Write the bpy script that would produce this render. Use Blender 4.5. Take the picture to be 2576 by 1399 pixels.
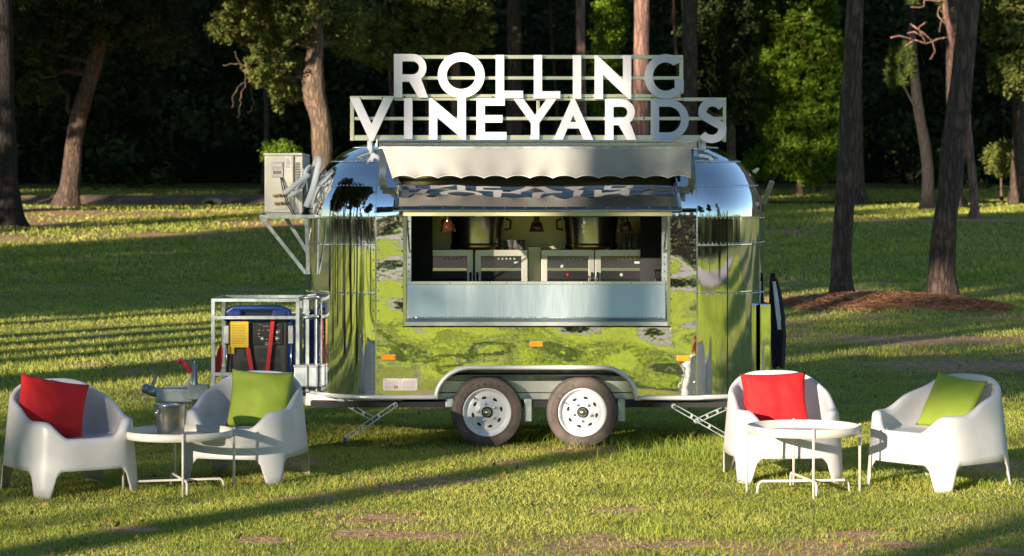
import bpy, bmesh, math, random
import numpy as np
from mathutils import Vector, Matrix, noise

for o in list(bpy.data.objects):
    bpy.data.objects.remove(o)
sc = bpy.context.scene
C = sc.collection
R = math.radians
F = 6000.0      # focal length in photo pixels (2576 wide)
CH = 2.1        # eye height
PX, PY = 1288.0, 497.0

# ------------------------------------------------------------ camera
cam = bpy.data.objects.new('camera', bpy.data.cameras.new('camera'))
C.objects.link(cam)
cam.location = (0, 0, CH)
cam.rotation_euler = (R(90), 0, 0)
cam.data.sensor_width = 36
cam.data.lens = F / 2576 * 36
cam.data.shift_y = (PY - 699.5) / 2576
cam.data.clip_start = 0.5
cam.data.clip_end = 2000
cam.data.dof.use_dof = True
cam.data.dof.focus_distance = 19.3
cam.data.dof.aperture_fstop = 4.5
sc.camera = cam

# ------------------------------------------------------------ world, sun
SUN_EL, SUN_AZ = R(11.5), R(57)      # azimuth of the light's travel, from +X towards +Y
world = bpy.data.worlds.new('World')
sc.world = world
world.use_nodes = True
nt = world.node_tree
bg = nt.nodes['Background']
sky = nt.nodes.new('ShaderNodeTexSky')
sky.sky_type = 'NISHITA'
sky.sun_disc = False
sky.sun_elevation = SUN_EL
sky.sun_rotation = R(90) - SUN_AZ + R(180)
sky.air_density = 1.0
sky.dust_density = 0.0
sky.ozone_density = 2.0
nt.links.new(sky.outputs[0], bg.inputs[0])
bg.inputs[1].default_value = 0.108
sd = Vector((math.cos(SUN_EL) * math.cos(SUN_AZ), math.cos(SUN_EL) * math.sin(SUN_AZ), -math.sin(SUN_EL)))
sun = bpy.data.objects.new('sun', bpy.data.lights.new('sun', 'SUN'))
sun.data.energy = 5.0
sun.data.angle = R(0.55)
sun.data.color = (1.0, 0.86, 0.68)
sun.rotation_euler = sd.to_track_quat('-Z', 'Y').to_euler()
sun.location = (-20, -30, 30)
C.objects.link(sun)
sc.view_settings.view_transform = 'Standard'
sc.view_settings.look = 'None'
sc.view_settings.gamma = 1
sc.view_settings.use_curve_mapping = False
sc.view_settings.exposure = 0.9
sc.render.engine = 'CYCLES'
sc.cycles.max_bounces = 6
sc.cycles.glossy_bounces = 4
sc.cycles.transparent_max_bounces = 8
sc.cycles.transmission_bounces = 4
sc.cycles.diffuse_bounces = 3

# ------------------------------------------------------------ pixel helpers
def at(px, py, d):
    return Vector(((px - PX) * d / F, d, CH - (py - PY) * d / F))

PROF = [(-400, 0), (44, 0), (52, 0.22), (60, 0.57), (70, 0.92), (80, 1.40), (95, 1.74), (104, 1.92),
        (115, 2.25), (130, 2.8), (160, 3.3), (300, 4.5)]
_pd = np.array([p[0] for p in PROF], float)
_pz = np.array([p[1] for p in PROF], float)
MOUNDS = [(6.4, 44.8, 1.6, 2.2, .22), (8.0, 44.6, 1.3, 2.0, .15), (-19.0, 86.0, 5, 4, .25), (-15.2, 71, 3, 3, .2)]

def gz(x, y):
    x = np.asarray(x, float); y = np.asarray(y, float)
    z = (np.interp(y - 2, _pd, _pz) + np.interp(y, _pd, _pz) + np.interp(y + 2, _pd, _pz)) / 3
    for mx, my, rx, ry, h in MOUNDS:
        q = ((x - mx) / rx) ** 2 + ((y - my) / ry) ** 2
        z = z + h * np.exp(-q * 1.3)
    return z

# ------------------------------------------------------------ numpy value noise
def vnoise(x, y, seed=0):
    xi = np.floor(x).astype(np.int64); yi = np.floor(y).astype(np.int64)
    xf = x - xi; yf = y - yi
    xf = xf * xf * (3 - 2 * xf); yf = yf * yf * (3 - 2 * yf)
    def h(a, b):
        n = (a * 374761393 + b * 668265263 + seed * 1442695041) & 0xFFFFFFFF
        n = ((n ^ (n >> 13)) * 1274126177) & 0xFFFFFFFF
        return ((n ^ (n >> 16)) & 0xFFFF) / 65535.0
    return (h(xi, yi) * (1 - xf) + h(xi + 1, yi) * xf) * (1 - yf) + (h(xi, yi + 1) * (1 - xf) + h(xi + 1, yi + 1) * xf) * yf

def fbm(x, y, seed=0, oct=3):
    s = 0; a = 0.5; t = 0
    for k in range(oct):
        s = s + a * vnoise(x * 2 ** k, y * 2 ** k, seed + k); t += a; a *= .5
    return s / t

# ------------------------------------------------------------ materials
def mat(name, col=(.5, .5, .5), rough=.5, metal=0.0, var=0.0, vscale=8.0, bump=0.0, bscale=30.0, bdist=.01,
        coat=0.0, spec=None, trans=0.0, stretch=None, col2=None, emit=None):
    m = bpy.data.materials.new(name)
    m.use_nodes = True
    n = m.node_tree; b = n.nodes['Principled BSDF']
    b.inputs['Base Color'].default_value = (*col, 1)
    b.inputs['Roughness'].default_value = rough
    b.inputs['Metallic'].default_value = metal
    if coat: b.inputs['Coat Weight'].default_value = coat
    if spec is not None: b.inputs['Specular IOR Level'].default_value = spec
    if trans: b.inputs['Transmission Weight'].default_value = trans
    tc = n.nodes.new('ShaderNodeTexCoord')
    src = tc.outputs['Object']
    if stretch:
        mp = n.nodes.new('ShaderNodeMapping'); mp.inputs['Scale'].default_value = stretch
        n.links.new(src, mp.inputs[0]); src = mp.outputs[0]
    if var or col2:
        t = n.nodes.new('ShaderNodeTexNoise'); t.inputs['Scale'].default_value = vscale; t.inputs['Detail'].default_value = 5
        n.links.new(src, t.inputs['Vector'])
        r = n.nodes.new('ShaderNodeValToRGB')
        c2 = col2 or tuple(max(0, c * (1 - var)) for c in col)
        c1 = col if col2 else tuple(min(1, c * (1 + var * .6)) for c in col)
        r.color_ramp.elements[0].position = .35; r.color_ramp.elements[1].position = .65
        r.color_ramp.elements[0].color = (*c2, 1); r.color_ramp.elements[1].color = (*c1, 1)
        n.links.new(t.outputs['Fac'], r.inputs[0]); n.links.new(r.outputs[0], b.inputs['Base Color'])
    if bump:
        t = n.nodes.new('ShaderNodeTexNoise'); t.inputs['Scale'].default_value = bscale; t.inputs['Detail'].default_value = 4
        n.links.new(src, t.inputs['Vector'])
        bp = n.nodes.new('ShaderNodeBump'); bp.inputs['Strength'].default_value = bump; bp.inputs['Distance'].default_value = bdist
        n.links.new(t.outputs['Fac'], bp.inputs['Height']); n.links.new(bp.outputs[0], b.inputs['Normal'])
    return m

def shell_material(name, waves, rough=.035, col=(.90, .91, .92)):
    m = mat(name, col, rough, 1.0)
    n = m.node_tree; b = n.nodes['Principled BSDF']
    tc = n.nodes.new('ShaderNodeTexCoord'); prev = None
    for scale, dist, st in waves:
        mp = n.nodes.new('ShaderNodeMapping'); mp.inputs['Scale'].default_value = st
        n.links.new(tc.outputs['Object'], mp.inputs[0])
        t = n.nodes.new('ShaderNodeTexNoise'); t.inputs['Scale'].default_value = scale; t.inputs['Detail'].default_value = 0
        n.links.new(mp.outputs[0], t.inputs['Vector'])
        bp = n.nodes.new('ShaderNodeBump'); bp.inputs['Strength'].default_value = 1; bp.inputs['Distance'].default_value = dist
        n.links.new(t.outputs['Fac'], bp.inputs['Height'])
        if prev: n.links.new(prev.outputs[0], bp.inputs['Normal'])
        prev = bp
    n.links.new(prev.outputs[0], b.inputs['Normal'])
    return m

def leaf_material(name, ca, cb, trans=.35, rough=.55, tcol=None):
    m = bpy.data.materials.new(name); m.use_nodes = True
    n = m.node_tree; n.nodes.clear()
    out = n.nodes.new('ShaderNodeOutputMaterial')
    at_ = n.nodes.new('ShaderNodeAttribute'); at_.attribute_name = 'tint'
    r = n.nodes.new('ShaderNodeValToRGB')
    r.color_ramp.elements[0].color = (*ca, 1); r.color_ramp.elements[1].color = (*cb, 1)
    n.links.new(at_.outputs['Fac'], r.inputs[0])
    d = n.nodes.new('ShaderNodeBsdfPrincipled'); d.inputs['Roughness'].default_value = rough; d.inputs['Specular IOR Level'].default_value = .25
    t = n.nodes.new('ShaderNodeBsdfTranslucent')
    mx = n.nodes.new('ShaderNodeMixShader'); mx.inputs[0].default_value = trans
    n.links.new(r.outputs[0], d.inputs['Base Color']); n.links.new(r.outputs[0], t.inputs['Color'])
    if tcol:      # transmitted light is yellower than reflected light
        r2 = n.nodes.new('ShaderNodeValToRGB'); r2.color_ramp.elements[0].color = (*tcol[0], 1); r2.color_ramp.elements[1].color = (*tcol[1], 1)
        n.links.new(at_.outputs['Fac'], r2.inputs[0]); n.links.new(r2.outputs[0], t.inputs['Color'])
    n.links.new(d.outputs[0], mx.inputs[1]); n.links.new(t.outputs[0], mx.inputs[2]); n.links.new(mx.outputs[0], out.inputs[0])
    return m

def bark_material(name, ca, cb, scale=6, dist=.03):
    m = mat(name, ca, .9)
    n = m.node_tree; b = n.nodes['Principled BSDF']
    tc = n.nodes.new('ShaderNodeTexCoord'); mp = n.nodes.new('ShaderNodeMapping'); mp.inputs['Scale'].default_value = (1, 1, .22)
    n.links.new(tc.outputs['Object'], mp.inputs[0])
    v = n.nodes.new('ShaderNodeTexVoronoi'); v.inputs['Scale'].default_value = scale; v.feature = 'DISTANCE_TO_EDGE'
    ns = n.nodes.new('ShaderNodeTexNoise'); ns.inputs['Scale'].default_value = scale * 1.3; ns.inputs['Detail'].default_value = 6
    ad = n.nodes.new('ShaderNodeVectorMath'); ad.operation = 'MULTIPLY_ADD'
    n.links.new(mp.outputs[0], ns.inputs['Vector'])
    n.links.new(ns.outputs['Color'], ad.inputs[0]); ad.inputs[1].default_value = (.25, .25, .25); n.links.new(mp.outputs[0], ad.inputs[2])
    n.links.new(ad.outputs[0], v.inputs['Vector'])
    mr = n.nodes.new('ShaderNodeMapRange'); mr.inputs['From Max'].default_value = .25
    n.links.new(v.outputs['Distance'], mr.inputs[0])
    mu = n.nodes.new('ShaderNodeMath'); mu.operation = 'MULTIPLY_ADD'; mu.inputs[1].default_value = .7
    n.links.new(mr.outputs[0], mu.inputs[0])
    m2 = n.nodes.new('ShaderNodeMath'); m2.operation = 'MULTIPLY'; m2.inputs[1].default_value = .4
    n.links.new(ns.outputs['Fac'], m2.inputs[0]); n.links.new(m2.outputs[0], mu.inputs[2])
    r = n.nodes.new('ShaderNodeValToRGB')
    r.color_ramp.elements[0].color = (*cb, 1); r.color_ramp.elements[1].color = (*ca, 1); r.color_ramp.elements[1].position = .8
    n.links.new(mu.outputs[0], r.inputs[0]); n.links.new(r.outputs[0], b.inputs['Base Color'])
    bp = n.nodes.new('ShaderNodeBump'); bp.inputs['Distance'].default_value = dist
    n.links.new(mu.outputs[0], bp.inputs['Height']); n.links.new(bp.outputs[0], b.inputs['Normal'])
    return m

M = {}
M['side'] = shell_material('polished_side_aluminium', [(1.3, .013, (1, 1, 1)), (3.6, .0045, (.8, 1, 1.5)), (30, .00015, (1, 1, 1))])
M['end'] = shell_material('polished_end_aluminium', [(1.6, .004, (1, 1, 1.3)), (22, .0005, (1, 1, .05))])
M['hatchm'] = shell_material('darkened_hatch_aluminium', [(2.5, .012, (1, 1, 1)), (9, .0015, (1, 1, 1))], .05, (.24, .23, .22))  # base colour darkened to stand for dark reflections in the hatch
M['chrome'] = mat('chrome_trim', (.85, .85, .86), .12, 1.0)
M['brushed'] = mat('brushed_aluminium', (.78, .80, .80), .34, 1.0, bump=.3, bscale=6, bdist=.01)
M['alu'] = mat('dull_aluminium', (.62, .64, .63), .38, .9, bump=.2, bscale=50, bdist=.002, var=.12)
M['galv'] = mat('galvanised_steel', (.50, .56, .58), .45, .75, var=.25, vscale=14)
M['inner'] = mat('stainless_wall', (.80, .76, .48), .38, .65, bump=.3, bscale=3, bdist=.012)
M['steel'] = mat('brushed_stainless', (.78, .75, .66), .38, .85)
M['bucket'] = mat('polished_stainless', (.50, .465, .455), .24, 1.0)
M['tubm'] = mat('satin_tub_steel', (.70, .66, .56), .22, 1.0)
M['black'] = mat('black_plastic', (.012, .012, .014), .4)
M['dark'] = mat('dark_interior', (.015, .015, .018), .6)
M['glassd'] = mat('dark_cooler_glass', (.02, .025, .02), .03, spec=1.0, coat=1.0)
M['white'] = mat('white_plastic_chair', (.66, .65, .66), .36, var=.06, vscale=6, bump=.06, bscale=220, bdist=.001)
M['letter'] = mat('white_letter_face', (.76, .76, .80), .4)
M['lside'] = mat('letter_return_metal', (.45, .47, .40), .35, .8)
M['canvas'] = mat('beige_canvas', (.44, .43, .41), .85, var=.08, vscale=2.5, bump=.5, bscale=5, bdist=.012)
M['piping'] = mat('white_piping', (.78, .78, .76), .6)
M['ac'] = mat('ac_cream_paint', (.60, .58, .50), .45, var=.06, vscale=5)
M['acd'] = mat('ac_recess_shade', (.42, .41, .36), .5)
M['foam'] = mat('grey_foam_tube', (.38, .42, .45), .7)
M['brass'] = mat('brass', (.60, .42, .16), .25, 1.0)
M['amber'] = mat('amber_marker_lens', (.95, .30, .01), .25, coat=.5)
M['amberglass'] = mat('amber_glass', (.16, .05, .02), .08, trans=.35, coat=.6)
M['bulb'] = mat('bulb_glass', (.8, .5, .2), .2)
M['clear'] = mat('clear_glass', (.95, .96, .96), .03, trans=.9)
M['tyre'] = mat('dusty_tyre_rubber', (.15, .12, .105), .85, var=.3, vscale=9, bump=.4, bscale=40, bdist=.003)
M['tread'] = mat('tyre_lettering_rubber', (.03, .028, .028), .7)
M['rim'] = mat('white_painted_rim', (.80, .81, .84), .3, coat=.3)
M['hub'] = mat('zinc_hub_cap', (.62, .60, .42), .3, 1.0)
M['hole'] = mat('rim_hole_shade', (.02, .018, .016), .8)
M['red_cloth'] = mat('red_cushion_cloth', (.62, .012, .015), .8, var=.06, vscale=4, bump=.2, bscale=300, bdist=.001)
M['lime_cloth'] = mat('lime_cushion_cloth', (.33, .44, .045), .8, var=.05, vscale=4, bump=.2, bscale=300, bdist=.001)
M['tray'] = mat('cream_powder_coat', (.70, .66, .59), .4)
M['genbody'] = mat('dark_olive_plastic', (.05, .05, .042), .5, bump=.2, bscale=90, bdist=.002)
M['genblue'] = mat('blue_powder_coat', (.006, .035, .17), .35)
M['yellow'] = mat('yellow_label', (.75, .50, .02), .6)
M['ink'] = mat('printed_ink', (.12, .10, .05), .7)
M['redink'] = mat('red_printed_ink', (.5, .22, .2), .7)
M['redstrap'] = mat('red_webbing', (.60, .03, .03), .75)
M['redhandle'] = mat('red_plastic', (.45, .01, .02), .45)
M['plate'] = mat('white_placard', (.70, .66, .66), .5)
M['wprint'] = mat('white_print', (.55, .55, .5), .6)
M['jacket'] = mat('black_cloth', (.012, .013, .02), .85)
M['jwhite'] = mat('white_cloth', (.75, .77, .80), .8)
M['concrete'] = mat('pale_concrete', (.50, .43, .36), .9, var=.2, vscale=2, bump=.3, bscale=20)
M['drive'] = mat('pale_driveway', (.62, .50, .44), .9, var=.15, vscale=.8)
M['roadm'] = mat('worn_asphalt', (.26, .22, .19), .9, var=.2, vscale=1.2)
M['clay'] = mat('clay_bank', (.24, .16, .10), .95, var=.4, vscale=1.5, bump=.8, bscale=4, bdist=.1)
M['backing'] = mat('shaded_wood_backing', (.012, .014, .010), .95, var=.5, vscale=.3)  # deep shade of the wood put into the backing sheet's colour
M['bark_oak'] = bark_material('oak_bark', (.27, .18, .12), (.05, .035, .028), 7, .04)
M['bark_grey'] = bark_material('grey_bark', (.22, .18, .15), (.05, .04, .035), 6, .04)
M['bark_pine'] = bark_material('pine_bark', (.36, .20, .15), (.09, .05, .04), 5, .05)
M['bark_shade'] = bark_material('shade_darkened_bark', (.035, .026, .022), (.012, .01, .009), 8, .05)  # near-black bark colour stands in for shade on two trunks
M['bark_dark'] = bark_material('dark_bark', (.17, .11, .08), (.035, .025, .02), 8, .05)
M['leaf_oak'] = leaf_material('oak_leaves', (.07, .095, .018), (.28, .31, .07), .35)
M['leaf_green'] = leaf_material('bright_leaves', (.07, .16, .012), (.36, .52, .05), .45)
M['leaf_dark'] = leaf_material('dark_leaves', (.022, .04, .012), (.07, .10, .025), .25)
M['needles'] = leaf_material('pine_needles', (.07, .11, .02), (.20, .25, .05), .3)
M['straw'] = leaf_material('pine_straw', (.30, .13, .06), (.62, .33, .17), .2)
M['grass'] = leaf_material('grass_blades', (.22, .28, .03), (.72, .68, .18), .40, tcol=((.42, .52, .04), (.82, .82, .16)))
M['grass_tall'] = leaf_material('tall_grass_blades', (.22, .32, .04), (.55, .60, .12), .40, tcol=((.42, .56, .03), (.72, .80, .12)))

M['dryleaf'] = leaf_material('dry_leaf', (.14, .07, .035), (.36, .22, .10), .2)
M['grass_meadow'] = leaf_material('meadow_blades', (.25, .34, .03), (.70, .70, .14), .45, tcol=((.42, .60, .02), (.80, .90, .08)))
def set_tray_mesh():
    m = mat('perforated_tray', (.70, .66, .59), .45)
    n = m.node_tree; b = n.nodes['Principled BSDF']
    tc = n.nodes.new('ShaderNodeTexCoord')
    w = n.nodes.new('ShaderNodeTexWave'); w.inputs['Scale'].default_value = 40; w.bands_direction = 'DIAGONAL'
    n.links.new(tc.outputs['Object'], w.inputs['Vector'])
    mr = n.nodes.new('ShaderNodeMath'); mr.operation = 'GREATER_THAN'; mr.inputs[1].default_value = .28
    n.links.new(w.outputs['Fac'], mr.inputs[0]); n.links.new(mr.outputs[0], b.inputs['Alpha'])
    return m
M['traymesh'] = set_tray_mesh()

# ------------------------------------------------------------ object helpers
def mesh_np(name, verts, faces, tint=None, smooth=False, extra=None):
    me = bpy.data.meshes.new(name)
    verts = np.asarray(verts, np.float32); faces = np.asarray(faces, np.int32)
    nf, k = faces.shape
    me.vertices.add(len(verts)); me.vertices.foreach_set('co', verts.ravel())
    me.loops.add(nf * k); me.loops.foreach_set('vertex_index', faces.ravel())
    me.polygons.add(nf); me.polygons.foreach_set('loop_start', np.arange(0, nf * k, k, dtype=np.int32))
    if smooth: me.polygons.foreach_set('use_smooth', np.ones(nf, bool))
    if tint is not None:
        a = me.attributes.new('tint', 'FLOAT', 'POINT'); a.data.foreach_set('value', np.asarray(tint, np.float32))
    for k_, v_ in (extra or {}).items():
        a = me.attributes.new(k_, 'FLOAT', 'POINT'); a.data.foreach_set('value', np.asarray(v_, np.float32))
    me.update()
    me.validate()
    return me

class MB:
    """collects shapes into one mesh"""
    def __init__(self): self.v = []; self.f = []; self.s = []
    def add(self, vs, fs, smooth=False):
        o = len(self.v); self.v += [tuple(v) for v in vs]
        self.f += [tuple(i + o for i in f) for f in fs]; self.s += [smooth] * len(fs); return self
    def box(self, x0, x1, y0, y1, z0, z1, m=None):
        vs = [(x, y, z) for z in (z0, z1) for x, y in ((x0, y0), (x1, y0), (x1, y1), (x0, y1))]
        if m: vs = [m @ Vector(v) for v in vs]
        return self.add(vs, [(0, 3, 2, 1), (4, 5, 6, 7), (0, 1, 5, 4), (1, 2, 6, 5), (2, 3, 7, 6), (3, 0, 4, 7)])
    def bar(self, p, q, w, h, up=(0, 0, 1)):
        p = Vector(p); q = Vector(q); d = (q - p); L = d.length; d.normalize(); up = Vector(up)
        if abs(d.dot(up)) > .98: up = Vector((0, 1, 0))
        s = d.cross(up).normalized(); u = s.cross(d).normalized()
        m = Matrix(((s.x, d.x, u.x, p.x), (s.y, d.y, u.y, p.y), (s.z, d.z, u.z, p.z), (0, 0, 0, 1)))
        return self.box(-w / 2, w / 2, 0, L, -h / 2, h / 2, m)
    def tube(self, pts, r, n=10, cap=True):
        pts = [Vector(p) for p in pts]; rs = r if isinstance(r, (list, tuple)) else [r] * len(pts)
        vs = []; prev = None
        for i, p in enumerate(pts):
            t = (pts[min(i + 1, len(pts) - 1)] - pts[max(i - 1, 0)]).normalized()
            if prev is None:
                a = Vector((0, 0, 1)) if abs(t.z) < .9 else Vector((1, 0, 0)); u = t.cross(a).normalized()
            else:
                u = (prev - t * prev.dot(t)).normalized()
            prev = u; w = t.cross(u)
            for k in range(n):
                a = 2 * math.pi * k / n; vs.append(p + (u * math.cos(a) + w * math.sin(a)) * rs[i])
        fs = [(i * n + k, i * n + (k + 1) % n, (i + 1) * n + (k + 1) % n, (i + 1) * n + k) for i in range(len(pts) - 1) for k in range(n)]
        self.add(vs, fs, True)
        if cap:
            o = len(self.v) - len(vs)
            self.f += [tuple(range(o + n - 1, o - 1, -1)), tuple(range(len(self.v) - n, len(self.v)))]; self.s += [False, False]
        return self
    def lathe(self, prof, n=32, c=(0, 0, 0), m=None, smooth=True):
        vs = []
        for r, z in prof:
            for k in range(n):
                a = 2 * math.pi * k / n; v = Vector((r * math.cos(a), r * math.sin(a), z))
                vs.append((m @ v if m else v) + Vector(c))
        fs = [(i * n + k, i * n + (k + 1) % n, (i + 1) * n + (k + 1) % n, (i + 1) * n + k) for i in range(len(prof) - 1) for k in range(n)]
        return self.add(vs, fs, smooth)
    def prism(self, poly, y0, y1):
        """polygon in x,z (counter-clockwise seen from -Y) extruded y0..y1"""
        n = len(poly)
        vs = [(x, y0, z) for x, z in poly] + [(x, y1, z) for x, z in poly]
        fs = [tuple(range(n)), tuple(range(2 * n - 1, n - 1, -1))] + [(i, i + n, (i + 1) % n + n, (i + 1) % n) for i in range(n)]
        return self.add(vs, fs)
    def grid(self, P, smooth=True, flip=False):
        nu = len(P); nv = len(P[0]); vs = [p for row in P for p in row]
        fs = [(i * nv + j, (i + 1) * nv + j, (i + 1) * nv + j + 1, i * nv + j + 1) for i in range(nu - 1) for j in range(nv - 1)]
        if flip: fs = [f[::-1] for f in fs]
        return self.add(vs, fs, smooth)
    def sphere(self, c, r, n=8, m=6, sq=(1, 1, 1)):
        prof = [(max(r * math.sin(math.pi * i / m), 1e-5), -r * math.cos(math.pi * i / m)) for i in range(m + 1)]
        return self.lathe(prof, n, c, Matrix.Diagonal((*sq, 1)))
    def build(self, name, m, parent=None, bevel=0, solid=0, sub=0, local=False):
        me = bpy.data.meshes.new(name)
        off = Vector((0, 0, 0))
        if parent is not None and not local:
            p = parent
            while p is not None: off += p.location; p = p.parent
        me.from_pydata([tuple(Vector(v) - off) for v in self.v], [], self.f)
        me.polygons.foreach_set('use_smooth', self.s)
        me.update(); me.validate()
        me.materials.append(M[m] if isinstance(m, str) else m)
        o = bpy.data.objects.new(name, me); C.objects.link(o)
        if parent is not None: o.parent = parent
        if solid:
            md = o.modifiers.new('solid', 'SOLIDIFY'); md.thickness = solid; md.offset = -1
        if bevel:
            md = o.modifiers.new('bevel', 'BEVEL'); md.width = bevel; md.segments = 2; md.limit_method = 'ANGLE'
        if sub:
            md = o.modifiers.new('sub', 'SUBSURF'); md.levels = sub; md.render_levels = sub
        return o

def link(name, me, m, parent=None):
    if m is not None and not me.materials: me.materials.append(M[m] if isinstance(m, str) else m)
    o = bpy.data.objects.new(name, me); C.objects.link(o)
    if parent is not None: o.parent = parent
    return o

def tag(o, label=None, cat=None, group=None, kind=None):
    if label: o['label'] = label
    if cat: o['category'] = cat
    if group: o['group'] = group
    if kind: o['kind'] = kind
    return o

def thing(name, label, cat, loc=(0, 0, 0), rz=0, group=None):
    o = bpy.data.objects.new(name, None); C.objects.link(o)
    o.location = loc; o.rotation_euler = (0, 0, rz); o.empty_display_size = .1
    return tag(o, label, cat, group)

def copy_tree(o, parent=None):
    c = o.copy(); C.objects.link(c); c.parent = parent
    for ch in list(o.children): copy_tree(ch, c)
    return c

def text_mb(s, size, depth=.001):
    cu = bpy.data.curves.new('t', 'FONT'); cu.body = s; cu.size = size; cu.extrude = depth
    cu.align_x = 'CENTER'; cu.align_y = 'CENTER'; cu.resolution_u = 2
    ob = bpy.data.objects.new('t', cu); C.objects.link(ob)
    dg = bpy.context.evaluated_depsgraph_get(); me = bpy.data.meshes.new_from_object(ob.evaluated_get(dg))
    vs = [v.co.copy() for v in me.vertices]; fs = [tuple(p.vertices) for p in me.polygons]
    bpy.data.objects.remove(ob); bpy.data.curves.remove(cu); bpy.data.meshes.remove(me)
    return vs, fs

# ============================================================ GROUND
rng = np.random.default_rng(7)
DIRT = [  # px, py, rx px, ry px : bare reddish-brown patches in the lawn
    (1060, 1352, 260, 9), (900, 1340, 110, 7), (1560, 1283, 90, 6), (1500, 1350, 70, 6), (2150, 1345, 90, 8), (1290, 1165, 80, 6),
    (2240, 1370, 120, 8), (330, 1330, 90, 6), (640, 1360, 80, 8), (1720, 1365, 60, 6), (980, 1300, 60, 5), (2490, 1385, 90, 7)]
DG = []
for px, py, rx, ry in DIRT:
    d = F * CH / (py - PY); DG.append(((px - PX) * d / F, d, rx * d / F, (F * CH / (py - ry - PY) - d) * 1.5))
for x, y, rx, ry in [(5.6, 30, 1.4, 1.6), (8.4, 31.5, 2.2, 1.2), (10, 34, 2.5, 1.4), (6.3, 35, 1.6, 1.4), (-19, 80, 6, 2.2), (-14, 84, 6, 3), (-17, 76, 5, 2.5), (-6, 76, 4, 2), (-10, 71, 4, 1.4), (-15, 68, 3, 1.2), (-5.5, 66, 2.5, 1), (-12, 90, 6, 1.5), (-8, 84, 3, 1.5),
                     (17.5, 79, 9, 1.6), (7, 73, 4, 1.2), (-7.5, 78, 3, 1)]:
    DG.append((x, y, rx, ry))

def dirt(x, y):
    d = np.zeros_like(x)
    wob = fbm(x * 2.2, y * 2.2, 5) * 1.5 - .75
    for cx, cy, rx, ry in DG:
        q = ((x - cx) / rx) ** 2 + ((y - cy) / ry) ** 2
        d = np.maximum(d, np.clip(1.25 - q + wob, 0, 1))
    n = fbm(x * 1.1 + 50, y * .9, 9)
    d = np.maximum(d, np.clip((n - .64) * 5, 0, .8))
    d = np.maximum(d, np.clip((fbm(x * 1.3 + 9, y * .8, 14) - .52) * 4, 0, .75) * ((x > 1.5) & (y > 30) & (y < 42)))
    return d

def mulch(x, y):
    m = np.zeros_like(x)
    for mx, my, rx, ry, h in MOUNDS[:2]:
        m = np.maximum(m, np.clip(1.25 - ((x - mx) / rx) ** 2 - ((y - my) / ry) ** 2 + fbm(x * 1.5, y * 1.5, 3) * .8 - .4, 0, 1))
    return m

def axis(*segs):
    out = []
    for a, b, n in segs: out += list(np.linspace(a, b, n, endpoint=False))
    return np.array(out + [segs[-1][1]])

gx = axis((-220, -45, 18), (-45, -6, 60), (-6, 6, 110), (6, 14, 40), (14, 45, 50), (45, 220, 18))
gy = axis((-260, -30, 22), (-30, 12, 40), (12, 24, 110), (24, 50, 110), (50, 135, 110), (135, 330, 14))
X, Y = np.meshgrid(gx, gy)
Z = gz(X, Y) + (fbm(X * .35, Y * .35, 1) - .5) * .05 * (Y > 24)
nx, ny = len(gx), len(gy)
idx = np.arange(nx * ny).reshape(ny, nx)
faces = np.stack([idx[:-1, :-1], idx[:-1, 1:], idx[1:, 1:], idx[1:, :-1]], -1).reshape(-1, 4)
def ground_material():
    m = mat('lawn_soil', (.1, .12, .02), .95)
    n = m.node_tree; b = n.nodes['Principled BSDF']
    tc = n.nodes.new('ShaderNodeTexCoord')
    def noise_ramp(scale, c0, c1, p0=.35, p1=.65):
        t = n.nodes.new('ShaderNodeTexNoise'); t.inputs['Scale'].default_value = scale; t.inputs['Detail'].default_value = 8
        n.links.new(tc.outputs['Object'], t.inputs['Vector'])
        r = n.nodes.new('ShaderNodeValToRGB'); r.color_ramp.elements[0].color = (*c0, 1); r.color_ramp.elements[1].color = (*c1, 1)
        r.color_ramp.elements[0].position = p0; r.color_ramp.elements[1].position = p1
        n.links.new(t.outputs['Fac'], r.inputs[0]); return r, t
    g, t1 = noise_ramp(2.5, (.12, .15, .02), (.30, .32, .06))
    s, _ = noise_ramp(9, (.42, .20, .10), (.70, .42, .26))
    u, _ = noise_ramp(14, (.34, .15, .07), (.60, .30, .15))
    prev = g.outputs[0]
    for an, src in (('dirt', s), ('mulch', u)):
        a = n.nodes.new('ShaderNodeAttribute'); a.attribute_name = an
        mx = n.nodes.new('ShaderNodeMix'); mx.data_type = 'RGBA'
        n.links.new(a.outputs['Fac'], mx.inputs[0]); n.links.new(prev, mx.inputs[6]); n.links.new(src.outputs[0], mx.inputs[7])
        prev = mx.outputs[2]
    n.links.new(prev, b.inputs['Base Color'])
    t = n.nodes.new('ShaderNodeTexNoise'); t.inputs['Scale'].default_value = 25; t.inputs['Detail'].default_value = 6
    n.links.new(tc.outputs['Object'], t.inputs['Vector'])
    bp = n.nodes.new('ShaderNodeBump'); bp.inputs['Distance'].default_value = .05
    n.links.new(t.outputs['Fac'], bp.inputs['Height']); n.links.new(bp.outputs[0], b.inputs['Normal'])
    return m
dm = dirt(X.ravel(), Y.ravel()); mm = mulch(X.ravel(), Y.ravel())
me = mesh_np('lawn', np.stack([X, Y, Z], -1).reshape(-1, 3), faces, smooth=True, extra={'dirt': dm, 'mulch': mm})
lawn = tag(link('lawn', me, ground_material()), kind='structure')

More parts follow.
